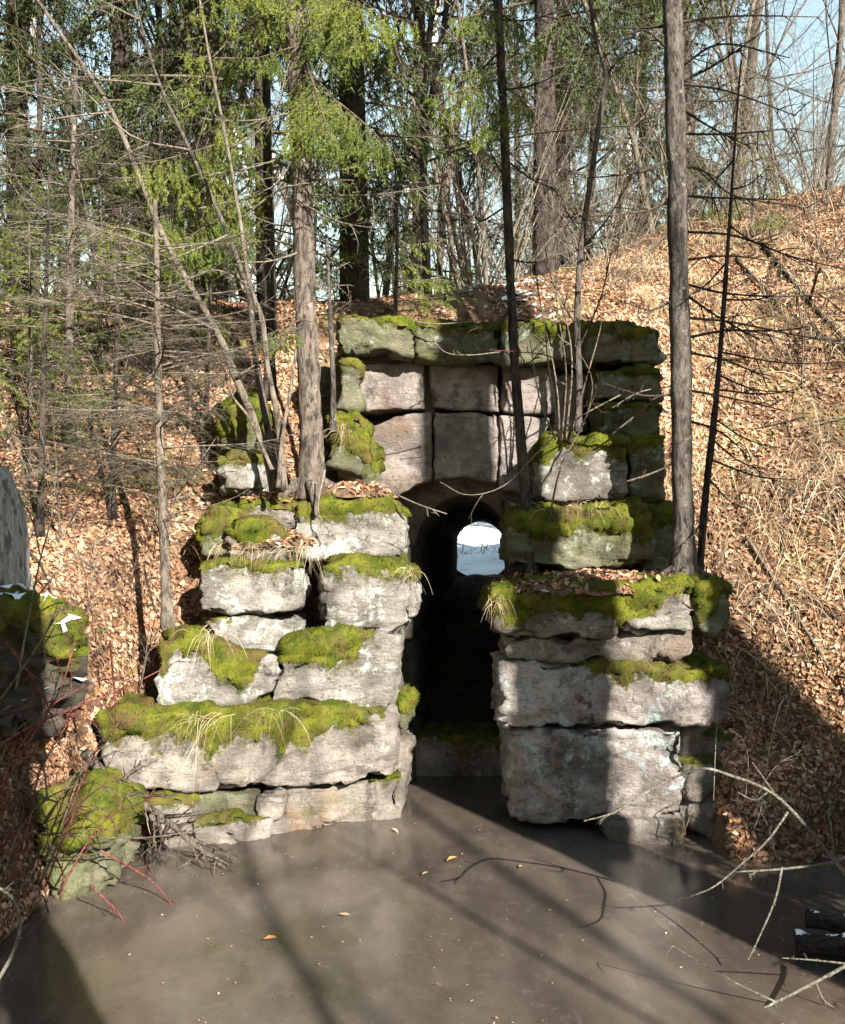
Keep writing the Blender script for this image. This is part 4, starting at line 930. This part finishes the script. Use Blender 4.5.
for k in range(60):
    zone = k % 3
    if zone == 0: px, Y = r2.uniform(380, 640), r2.uniform(10.2, 15)
    elif zone == 1: px, Y = r2.uniform(-20, 330), r2.uniform(9.8, 15)
    else: px, Y = r2.uniform(600, 860), r2.uniform(12.2, 17)
    lab = ['leafless tan shrub behind the coping', 'leafless tan shrub on the left crest', 'leafless tan shrub on the right crest'][zone]
    kd = r2.choice(['uA', 'uB', 'uC']); lab = {'uA': 'chest high ', 'uB': 'low many stemmed ', 'uC': 'tall few stemmed '}[kd] + lab.replace('leafless tan ', 'tan ') + ' near ' + near_px(px)
    plant_px(kd, px, Y, r2.uniform(.7, 1.15), r2.uniform(0, 6.28), lab, ['shrubs behind the coping', 'shrubs on the left crest', 'shrubs on the right mound'][zone])

# the wood goes on round the clearing, out of view, leaving the sunlit side open
r3 = np.random.default_rng(5); ring = []
while len(ring) < 64:
    a = r3.uniform(0, 2 * np.pi); D = r3.uniform(7, 30); X, Y = 1 + D * math.sin(a), 7 + D * math.cos(a)
    lat = .866 * X + .5 * Y; back = .5 * X - .866 * Y
    if Y > 4 and abs(X) < .42 * Y + 2.4: continue                       # in view: planted by hand above
    if back > -12 and -2.2 < lat < 12.5 and D < 26: continue              # the sun's side stays open
    if math.hypot(X, Y) < 4 or gfast(X, Y) < .2 or any((X - p)**2 + (Y - q)**2 < 4 for p, q in ring): continue
    if back > -12 and -2.2 < lat < 12.5 and r3.uniform() < .4: continue
    ring.append((X, Y)); side = 'left of' if X < -2 and Y > -4 else 'right of' if X > 2 and Y > -4 else 'behind'
    plant(r3.choice(['sA', 'sC', 'sA', 'sB']), X, Y, r3.uniform(.85, 1.1), r3.uniform(0, 6.28), {'left of': 'spruce of the wood out of frame on the left', 'right of': 'spruce of the wood out of frame on the right', 'behind': 'spruce of the wood behind the viewer'}[side], 'surrounding spruces ' + side)
for k, (l, bk) in enumerate([(-3.2, -3.5), (-2.6, 1), (-2.4, 5), (-4.2, -6.5), (-3.5, 9), (-5.4, 4), (-5, 0)]):  # added out of view: high crowns cut the sky light, clear of the sun
    X, Y = .866 * l + .5 * bk, .5 * l - .866 * bk
    if Y > 3 and abs(X) < .46 * Y: continue
    plant('sH', X, Y, .95 + .02 * (k % 5), k * 2.3, 'unseen tall spruce added beside the clearing to block sky light', 'added sky blocking spruces round the clearing')
for k, (l, bk) in enumerate([(1.5, 6), (3.4, 9), (5.6, 7), (7.2, 5), (9, 4), (8.2, 10), (2.4, 13), (.9, 1.6), (.2, 4), (6.8, 2.5)]):
    X, Y = .866 * l + .5 * bk, .5 * l - .866 * bk
    plant(['dA', 'dB'][k % 2], X, Y, .8 + .05 * k, k * 1.3, 'bare tree on the bank behind the viewer', 'bare trees behind the viewer')

for k, (X, Y, sc) in enumerate([(3.25, 4.3, .19), (3.0, 3.7, .18), (3.75, 4.4, .2), (3.6, 3.6, .2), (2.9, 4.0, .16), (3.4, 4.9, .17), (4.1, 5.2, .2), (3.9, 3.1, .22)]):  # added out of view and widened to shade the low right ice and bank
    t = plant('sD', X, Y, sc, k * 1.9, 'waist high spruce seedling added out of frame to shade the right shore', 'added shading seedlings out of frame'); t.scale = (sc * 2.4, sc * 2.4, sc)

# trees behind the photographer whose trunks shade the right of the culvert
def shade_tree(X, Y, dist, dia, label, name='spruce_tree', crown=True):
    d = np.array([math.sin(SUN_AZ), math.cos(SUN_AZ)]); b = np.array([X, Y]) + d * dist; z = float(gfast(b[0], b[1]))
    t = thing(name, label, 'tree', (b[0], b[1], z)); pz = np.array([b[0], b[1], z])
    trunk_mesh(t, [pz, pz + (.03, 0, 6), pz + (0, .05, 13), pz + (0, 0, 20)], dia / 2, dia / 2 * .55, 'bark', 14, n=60, flare=1.3)
    r = np.random.default_rng(int(X * 10) + 90)
    if crown:
        for k in range(26):
            zz = 15 + k * .2; a = r.uniform(0, 6.28); L = r.uniform(1.0, 2.0) * (1 - k / 40)
            bough_mesh(t, pz + (0, 0, zz), pz + (L * math.cos(a), L * math.sin(a), zz - .4), 900 + k, ('twig', 'needle'), True, nl=.07, nw=.02, step=.04, dens=.7)
    return t
shade_tree(1.01, 7.1, 7.0, .62, 'large spruce trunk behind the viewer shading the right wing centre')
shade_tree(2.37, 6.95, 8.2, .80, 'large spruce trunk behind the viewer shading the right bank')
shade_tree(-2.3, 5.6, 7.0, .42, 'spruce trunk behind the viewer shading the left shore')

# ------------------------------------------------------------------ shrubs and stems near the headwall
S1 = thing('crooked_sapling', 'crooked bare sapling with forked top rooted on the right of the headwall', 'sapling', P(578, 388, 8.0))
trunk_mesh(S1, px_path([(578,432,7.95),(579,380,8.0),(577,320,8.0),(581,250,8.0),(592,170,8.0),(603,100,8.0),(606,72,8.0),(596,40,8.0),(590,0,8.0),(586,-60,8.0)]), .030, .012, 'bark_grey', 8, seed=60, n=50, flare=1.2)
for k, p in enumerate([[(606,75),(625,55),(650,50)],[(594,165),(620,142),(650,110)],[(584,235),(560,200),(545,150)],[(581,250),(610,215),(640,160)],[(598,40),(575,20),(560,-10)],[(579,330),(552,280),(540,210)],[(578,350),(600,300),(612,250)]]):
    branch_path(S1, [P(x, y, 8.0 - .06 * q) for q, (x, y) in enumerate(p)], .010, .003, 'bark_grey', twigs=7, seed=k + 160)
S2 = thing('bare_shrub', 'bare shrub of thin upright stems beside the crooked sapling', 'shrub', P(562, 430, 7.85))
for k, p in enumerate([[(560,440),(556,380),(540,300),(532,220)],[(562,440),(566,370),(556,290),(560,200)],[(566,440),(572,360),(560,300),(538,270)],[(570,440),(586,380),(600,330),(606,290)],[(556,440),(540,400),(530,340)],[(545,545),(560,470),(585,420),(592,380),(575,345)],[(560,440),(548,360),(545,320)]]):
    branch_path(S2, [P(x, y, 7.8 - .03 * k) for x, y in p], .009, .003, ['dead', 'twig', 'dead', 'twig'][k % 4], name='stem', twigs=5, seed=k + 180, tl=.15)
S3 = thing('red_twig_shrub', 'thin reddish budded twigs hanging in front of the arch', 'shrub', P(560, 470, 7.4))
for k, p in enumerate([[(620,395),(575,420),(540,450),(505,485),(468,495),(440,482)],[(575,365),(545,355),(520,352),(490,350)],[(500,352),(470,355),(445,352),(430,335)],[(690,455),(660,470),(632,482)],[(680,385),(640,392),(612,408)]]):
    branch_path(S3, [P(x, y, 7.4 - .05 * q) for q, (x, y) in enumerate(p)], .006, .003, 'red' if k % 2 else 'dead', name='stem', twigs=3, seed=k + 200, tl=.12)
for k, (p, lab) in enumerate([([(397,495,7.85),(420,505,7.7),(447,514,7.6)], 'pale bare stick jutting right from the top block of the left wing'), ([(415,322,8.1),(440,324,8.0),(476,321,7.95)], 'thin pale stick lying along the front edge of the coping'),
    ([(626,482,7.3),(660,470,7.25),(692,452,7.2)], 'pale forked stick caught against the straight grey trunk'), ([(611,435,7.6),(640,412,7.5),(664,392,7.4)], 'thin pale stick leaning across the dark stones left of grey trunk'), ([(325,470,7.7),(318,510,7.65),(332,535,7.6)], 'thin curved twig hanging over the top block of the left wing')]):
    q = px_path(p); t = branch_path(None, q, .008, .004, 'dead', name='stick', twigs=2, seed=k + 300, tl=.2); tag(t, lab, 'stick')

rs = np.random.default_rng(66)
def ground_stick(k, px0, px1, Y0, Y1, lab, grp):
    Y = rs.uniform(Y0, Y1); X = (rs.uniform(px0, px1) - HX) * Y / F_PX; a = rs.uniform(0, 3.14); L = rs.uniform(.25, .8)
    t = np.linspace(-.5, .5, 5); x = X + t * L * math.cos(a); y = Y + t * L * .6 * math.sin(a); z = gfast(x, y) + rs.uniform(.02, .06, 5)
    mt = rs.choice(['dead', 'twig', 'bark_dark']); py = HY - (float(z[2]) - CAM_H) * F_PX / Y
    lab = {'dead': 'pale ', 'twig': 'brown ', 'bark_dark': 'black '}[mt] + ('long' if L > .55 else 'short') + lab.replace('thin dead', '') + (' high up' if py < 330 else ' halfway up' if py < 520 else ' low down') + ' near ' + near_px(HX + X / Y * F_PX)
    tag(branch_path(None, np.c_[x, y, z], rs.uniform(.006, .014), .003, mt, name='fallen_stick', twigs=3, seed=k + 700, tl=.3), lab, 'stick', grp)
for pts_, r0, lab in [([(762,248),(790,282),(820,318),(850,350)], .035, 'dark rotten branch lying diagonally down the upper right slope'), ([(735,262),(770,300),(800,352)], .02, 'slim dark branch lying left of the rotten branch'), ([(745,540),(790,610),(845,700)], .016, 'long pale stick lying down the lower right slope')]:
    q = []
    for x_, y_ in pts_:                                                  # where the line of sight meets the slope
        Ys = np.linspace(6.5, 14, 300); zz = CAM_H - (y_ - HY) * Ys / F_PX; hit = np.argmax(gfast((x_ - HX) * Ys / F_PX, Ys) > zz); q.append(P(x_, y_, Ys[hit]) + (0, -.03, .03))
    tag(branch_path(None, q, r0, r0 * .4, 'dead' if 'pale' in lab else 'bark_dark', name='fallen_branch', sides=7, twigs=8, seed=int(r0 * 1000), tl=.3), lab, 'branch')
for k in range(34): ground_stick(k, 705, 860, 7.4, 12.5, 'thin dead stick on the right slope', 'sticks on the right slope')
for k in range(18): ground_stick(k + 40, -10, 230, 6.9, 10.2, 'thin dead stick on the left slope', 'sticks on the left slope')

def snow_cap(ob, thr, seed, zmin=None, lift=.012, sc=.09):
    me = ob.data; n = len(me.vertices); V = np.zeros(n * 3, np.float32); me.vertices.foreach_get('co', V); V = V.reshape(-1, 3).astype(float)
    F = np.array([p.vertices[:] for p in me.polygons if len(p.vertices) == 4]); fn = unit(np.cross(V[F[:, 2]] - V[F[:, 0]], V[F[:, 3]] - V[F[:, 1]]))
    N = vnormals(V, F); m = N[:, 2] * 1.8 + fbm(V, sc, seed, 3) - thr; k = (m[F] > 0).all(1)
    if k.sum() < 3: return
    F = F[k]; U = np.unique(F); rm = np.full(n, -1); rm[U] = np.arange(len(U)); w = V + N * (lift * np.clip(m * 3, -.2, 1))[:, None]
    o = build('snow', w[U], rm[F], M['snow']); o['kind'] = 'stuff'; o.parent = ob.parent if ob.parent else ob
    o.location = ob.location if ob.parent else (0, 0, 0)
    return o

# ------------------------------------------------------------------ left shore
LS = block(None, [(38,800),(60,784),(90,790),(112,815)], [(30,900),(62,905),(92,898),(112,885)], 5.85, 6.05, .55, 'greenish', r=.15, rough=3.2, moss=.55, name='boulder')
tag(LS, 'mossy green boulder at the waterline on the left shore', 'boulder')
LS2 = block(None, [(-30,610),(10,604),(40,620),(62,645)], [(-30,735),(10,742),(34,735),(52,720)], 5.5, 5.75, .6, 'dark', r=.13, rough=4.2, moss=.45, name='boulder')
tag(LS2, 'dark mossy boulder with a dusting of snow at the left edge', 'boulder')
snow_cap(LS2, 1.25, 5, lift=.03, sc=.16)
# weathered stump at left edge
ST_ = thing('tree_stump', 'weathered pale grey stump cut off by the left edge', 'stump', P(8, 604, 6.2))
trunk_mesh(ST_, px_path([(8,612,6.2),(6,560,6.2),(3,500,6.2),(-2,468,6.2)]), .135, .05, 'stump', 18, seed=70, flare=1.25, bump=.16, n=40, top_pow=2.2)
# pale sapling stem
SP = thing('bare_sapling', 'thin pale whip sapling rising in front of the stump', 'sapling', P(18, 690, 5.6))
for k, p in enumerate([[(16,690),(28,620),(40,560),(52,515),(57,460)],[(40,555),(32,520),(18,495)],[(30,605),(70,560),(120,530)]]): branch_path(SP, [P(x, y, 5.6) for x, y in p], .008 if k == 0 else .005, .003, 'lichen_twig', name='stem', twigs=2, seed=k, tl=.1)
# fallen branch with hanging rootlets
FB = thing('fallen_branch', 'fallen brown branch with hanging rootlets sloping down to the ice', 'branch', P(170, 800, 6.45))
branch_path(FB, px_path([(84,752,6.3),(120,790,6.4),(160,815,6.45),(200,850,6.5),(234,874,6.4)]), .034, .010, 'bark', name='limb', sides=8, n=24, twigs=12, seed=3, tl=.3)
rng = np.random.default_rng(8)
for k in range(30):
    t = rng.uniform(0, 1); s = P(95 + 135 * t, 765 + 105 * t, 6.42); e = s + np.array([rng.normal() * .1, rng.normal() * .06 - .05, -rng.uniform(.1, .36)]); e[2] = max(e[2], .01)
    branch_path(FB, [s, (s + e) / 2 + rng.normal(size=3) * .03, e], .005, .002, ['twig', 'dead'][k % 2], name='rootlet', twigs=3, seed=k, tl=.35)
for k, (px, Y, sc, lab) in enumerate([(10,5.5,.45,'dark brush at the left edge under the boulder'),(75,5.9,.35,'dark brush between the two left shore boulders'),(120,6.3,.4,'brush at the left end of the long mossy block'),(45,5.2,.3,'low brush hanging over the ice at the left shore')]):
    t = plant_px('uT', px, Y, sc, k * 2.1, lab, None)
# red stems
RS = [[(-10,330+420,5.2),(40,722,5.3),(120,690,5.5),(180,660,5.8)],[(-5,800,5.2),(30,740,5.2),(60,690,5.3),(75,640,5.5)],[(0,830,5.2),(60,835,5.4),(140,838,5.7),(200,830,5.9)],[(10,880,5.2),(30,820,5.2),(40,770,5.3),(70,720,5.4)],[(110,640,5.9),(115,700,5.9),(118,740,5.9)],[(0,700,5.2),(35,650,5.3),(66,600,5.5)],
      [(100,850,5.8),(150,880,5.9),(175,910,5.8),(205,960,5.5)],[(90,885,5.6),(120,915,5.6),(128,938,5.5)],[(0,900,5.1),(15,840,5.1),(45,800,5.2),(90,780,5.4)],[(5,640,5.3),(40,690,5.3),(60,740,5.3)],[(60,900,5.4),(62,870,5.4),(40,840,5.3)],[(0,770,5.1),(50,800,5.3),(110,810,5.6)]]
RD = thing('red_twig_shrub', 'tangle of thin red stems arching out from the dark left shore', 'shrub', P(30, 850, 5.3))
for k, p in enumerate(RS): branch_path(RD, px_path(p), .0065, .003, 'red' if k % 3 != 2 else 'twig', name='stem', twigs=5, seed=k + 400, tl=.2)
rng = np.random.default_rng(12)
for k in range(26):
    s = P(rng.uniform(-30, 70), rng.uniform(760, 900), rng.uniform(5.2, 5.7)); a = rng.uniform(-.6, .9); L = rng.uniform(.3, .9)
    branch_path(RD, [s, s + np.array([a * L * .4, .05, L * .5]), s + np.array([a * L, rng.normal() * .1, L * .75])], .006, .002, ['red', 'twig', 'twig'][k % 3], name='stem', twigs=5, seed=k + 430, tl=.25)
YB = thing('fallen_branch', 'yellowish crooked twig curving up from the ice at lower left', 'branch', P(10, 940, 4.6))
branch_path(YB, px_path([(-5,985,4.5),(12,955,4.5),(20,925,4.5),(14,900,4.5),(-5,885,4.5)]), .010, .006, 'lichen_twig', name='limb', twigs=4, seed=9)

# ------------------------------------------------------------------ right shore
LB = thing('lichened_branch', 'forked lichen covered branch reaching in over the ice from the right edge', 'branch', P(845, 880, 5.0))
LBP = [([(870,900),(845,873),(806,826),(772,793),(732,776),(698,769),(650,790),(615,812),(584,821)], .015, .005), ([(788,812),(768,840),(745,861),(715,886),(687,898)], .008, .004), ([(850,855),(829,863),(782,869),(735,872)], .010, .006), ([(782,867),(775,900),(756,944),(748,960)], .008, .004), ([(774,793),(762,776),(752,762)], .007, .004), ([(834,856),(832,835),(829,813)], .007, .005), ([(768,792),(755,800),(737,792)], .006, .004)]
for k, (p, a, b) in enumerate(LBP): branch_path(LB, [P(x, y, 5.0 - .04 * q * (k % 2)) for q, (x, y) in enumerate(p)], a * .8, b * .75, 'lichen_twig', name='limb', sides=6, twigs=3, seed=k + 500, tl=.08)
LC = thing('lichened_branch', 'lower lichened branch trailing over the ice in the bottom right corner', 'branch', P(845, 975, 4.6))
for k, (p, a, b) in enumerate([([(870,950),(845,966),(800,990),(760,1010),(720,1030)], .013, .007), ([(850,964),(812,960),(782,958)], .006, .004), ([(778,1003),(740,985),(706,966),(672,945)], .006, .003), ([(776,1005),(775,1030)], .006, .004), ([(816,983),(824,1000),(840,1012)], .006, .004), ([(720,1028),(670,1018),(615,1010)], .006, .003)]):
    branch_path(LC, [P(x, y, 4.6) for x, y in p], a * .75, b * .7, 'lichen_twig', name='limb', sides=6, twigs=3, seed=k + 520, tl=.1)
for k, (p, r, lab) in enumerate([([(806,918,5.35),(845,925,5.3),(900,936,5.2)], .045, 'upper snow dusted dark log at the right edge of the ice'), ([(796,943,5.15),(840,946,5.1),(900,952,5.0)], .05, 'lower snow dusted dark log at the right edge of the ice')]):
    lg = thing('fallen_log', lab, 'log', P(*p[0]), 'snowy logs')
    tm = trunk_mesh(lg, px_path(p), r, r * .95, 'log', 28, name='trunk', flare=1, seed=80 + k, n=90, bump=.16)
    snow_cap(tm, 1.55 + .08 * k, 9 + k, lift=.014, sc=.07)
# dark twiggy thicket on the shaded right bank
TH = thing('bare_shrub', 'dark tangled shrub on the shaded bank at the right edge', 'shrub', P(800, 860, 6.4))
for k in range(26):
    s = P(rng.uniform(745, 880), rng.uniform(790, 862), rng.uniform(6.2, 6.6)); a = rng.normal() * .5; L = rng.uniform(.25, .6)
    branch_path(TH, [s, s + np.array([a * L * .4, -.05, L * .5]), s + np.array([a * L, rng.normal() * .1, L * .7])], .005, .002, 'twig', name='stem', twigs=5, seed=k + 600, tl=.3)

# ------------------------------------------------------------------ straw, grass, debris
def straw_mesh(bases, dirs, L, rng, droop, w=.0035):
    K = 6; s = np.linspace(0, 1, K); n = len(bases)
    p = bases[:, None] + dirs[:, None] * (L[:, None] * s)[..., None]; p[:, :, 2] -= (L * droop)[:, None] * s**2
    V, F = ribbons(p, np.full(n, w), 3)
    pal = np.array([(.50, .40, .26), (.42, .31, .19), (.58, .50, .36), (.33, .24, .14)]); c = np.repeat(pal[rng.integers(4, size=n)], K * 2, 0)
    return V, F, c
rng = np.random.default_rng(15)
p, n_ = scatter_ground(5200, 1.9, 5.5, 6.9, 13, 41); k = fbm(p, .9, 55) > .05; p, n_ = p[k], n_[k]
d = unit(n_ * .8 + rng.normal(size=p.shape) * .5 + np.array([0, -.3, .2])); V, F, c = straw_mesh(p, d, rng.uniform(.15, .8, len(p)), rng, rng.uniform(.2, 1.0, len(p)))
tag(build('dry_grass', V, F, M['straw'], cols=c, smooth=False), 'pale dry straw hanging down the right slope', 'grass', kind='stuff')
p, n_ = scatter_ground(1500, -5, -1.2, 6.2, 11, 42); k = fbm(p, .7, 56) > .05; p, n_ = p[k], n_[k]
d = unit(n_ * .8 + rng.normal(size=p.shape) * .5 + np.array([0, -.3, .2])); V, F, c = straw_mesh(p, d, rng.uniform(.12, .45, len(p)), rng, rng.uniform(.2, .8, len(p)))
tag(build('dry_grass', V, F, M['straw'], cols=c, smooth=False), 'pale dry straw scattered over the left slope', 'grass', kind='stuff')
p, n_ = scatter_ground(14000, 1.2, 5.5, 9.6, 14, 43); k = fbm(p, 1.2, 57) > .12; p, n_ = p[k], n_[k]
d = unit(n_ * .6 + rng.normal(size=p.shape) * .5 + np.array([0, -.2, .3])); V, F, c = straw_mesh(p, d, rng.uniform(.06, .2, len(p)), rng, rng.uniform(.2, .8, len(p))); c = c * np.array([.75, .85, .45])
tag(build('grass', V, F, M['straw'], cols=c, smooth=False), 'short yellow green grass near the crest of the right mound', 'grass', kind='stuff')
cc, _ = scatter_area(150, 1.95, 4.6, 7.2, 12.5, 44); n = 26; p = np.repeat(cc, n, 0) + rng.normal(size=(len(cc) * n, 3)) * np.array([.09, .07, 0]); p[:, 2] = gfast(p[:, 0], p[:, 1])
d = unit(rng.normal(size=p.shape) * .55 + np.array([0, -.5, .75])); V, F, c = straw_mesh(p, d, rng.uniform(.2, .75, len(p)), rng, rng.uniform(.6, 1.5, len(p)), .0028)
tag(build('dry_grass', V, F, M['straw'], cols=np.clip(c * 1.25, 0, .75), smooth=False), 'clumps of long pale dead grass flopping down the right slope', 'grass', kind='stuff')
n = 420; x = rng.uniform(.2, 4, n); y = rng.uniform(22.5, 34, n); d = unit(np.c_[rng.normal(size=(n, 2)) * .35, np.ones(n)]); V, F, c = straw_mesh(np.c_[x, y, gfast(x, y)], d, rng.uniform(.15, .55, n), rng, rng.uniform(0, .4, n), .012)
tag(build('dry_stalks', V, F, M['straw'], cols=c * .55, smooth=False), 'brown dry stalks poking out of the snow beyond the tunnel', 'grass', kind='stuff')
for cx, cy, Y, wd, n, Lr, lab in [(205,716,6.82,48,46,(.15,.42),'long dry grass hanging over the left of the long mossy block'), (275,712,6.98,16,22,(.2,.45),'dry grass wisps hanging over the middle of the long mossy block'), (215,632,7.0,22,40,(.1,.25),'tuft of dry grass above the mossy stone on the left wing edge'),
     (300,548,7.55,22,80,(.1,.3),'dry grass tuft beside the top two blocks of the left wing'), (240,548,7.45,45,90,(.08,.2),'dry grass on the ledge above the outer left wing block'), (408,570,7.55,9,40,(.06,.16),'short dry wisps at the tunnel corner of the left wing'), (496,600,7.2,8,40,(.06,.16),'short dry wisps at the tunnel corner of the right wing'), (585,505,7.6,50,60,(.06,.16),'dry wisps along the mossy block under the crooked sapling'), (345,430,8.1,16,60,(.08,.2),'dry wisps on the mossy stone left of the arch')]:
    b = np.array([P(cx + rng.normal() * wd * .5, cy + rng.normal() * 3, Y + rng.uniform(-.04, .1)) for _ in range(n)])
    d = unit(np.c_[rng.normal(size=n) * .5, -np.abs(rng.normal(size=n)) * .7 - .2, rng.uniform(.0, .7, n)]); V, F, c = straw_mesh(b, d, rng.uniform(*Lr, n), rng, rng.uniform(.6, 1.6, n), .0018)
    tag(build('grass_tuft', V, F, M['straw'], cols=c, smooth=False), lab, 'grass', 'dry grass tufts', 'stuff')
# leaves and crumbs frozen into the ice
for k, (x, y, lab) in enumerate([(270,943,'orange brown leaf lying alone on the ice at lower left'), (522,868,'small brown leaf on the ice in the sunlit streak'), (425,876,'brown leaf on the ice below the tunnel mouth'), (395,832,'pale leaf on the ice beside the left wing'), (452,862,'tiny orange leaf on the ice right of the brown leaf'), (345,918,'small pale leaf on the ice left of centre')]):
    q = P(x, y, CAM_H * F_PX / (y - HY)); q[2] = .004; v, f, c = leaves(q[None], np.array([[0, 0, 1.]]), np.random.default_rng(k), (.03, .045), .15); c[:] = (.42, .20, .08) if k in (0, 4) else (.36, .25, .16)
    tag(build('fallen_leaf', v, f, M['leaf'], cols=c), lab, 'leaf', 'leaves on the ice')
n = 420; x = rng.uniform(-2.2, 2.6, n); y = rng.uniform(4.2, 8.2, n); k = gfast(x, y) < -.1
v, f, c = leaves(np.c_[x, y, np.full(n, .004)][k], np.tile([0, 0, 1.], (k.sum(), 1)), rng, (.003, .009), .2)
tag(build('ice_debris', v, f, M['leaf'], cols=c * 1.2), 'tiny leaf crumbs scattered over the muddy ice', 'debris', kind='stuff')

# ------------------------------------------------------------------ snow beyond the culvert and behind the coping
def drape(name, x0, x1, y0, y1, nx_, ny_, thr, seed, lift=.03):
    a, b = np.meshgrid(np.linspace(x0, x1, nx_), np.linspace(y0, y1, ny_)); V = np.c_[a.ravel(), b.ravel(), gfast(a.ravel(), b.ravel())]
    j, i = np.meshgrid(np.arange(ny_ - 1), np.arange(nx_ - 1), indexing='ij'); i0 = (j * nx_ + i).ravel(); F = np.stack([i0, i0 + 1, i0 + nx_ + 1, i0 + nx_], -1)
    U = (np.c_[a.ravel(), b.ravel()] - [x0, y0]) / [x1 - x0, y1 - y0] * 2 - 1; e = 1 - np.max(np.abs(U)**6, 1); n = fbm(np.c_[V[:, :2], 0 * V[:, 0]], .6, seed) + thr
    h = np.clip(n + .5, -1, 1) * e; V[:, 2] += lift * np.clip(h, -.5, 1) + .012; F = F[(h[F] > 0).sum(1) >= 3]
    o = build(name, V, F, M['snow']); o['kind'] = 'structure'; return o
drape('snow_ground', -7, 10, 17.9, 40, 100, 110, .45, 3, .05)
n = 900; x = rng.uniform(.4, 1.5, n); y = rng.uniform(9.5, 11.2, n); k = fbm(np.c_[x, y, 0 * x], .35, 88) > .12; x, y = x[k], y[k]
v, f, c = leaves(np.c_[x, y, gfast(x, y) + .01], np.tile([0, -.2, 1.], (len(x), 1)), rng, (.02, .06), .25)
tag(build('snow_patch', v, f, M['snow']), 'scattered remnants of snow on the ground behind the coping', 'snow', kind='stuff')
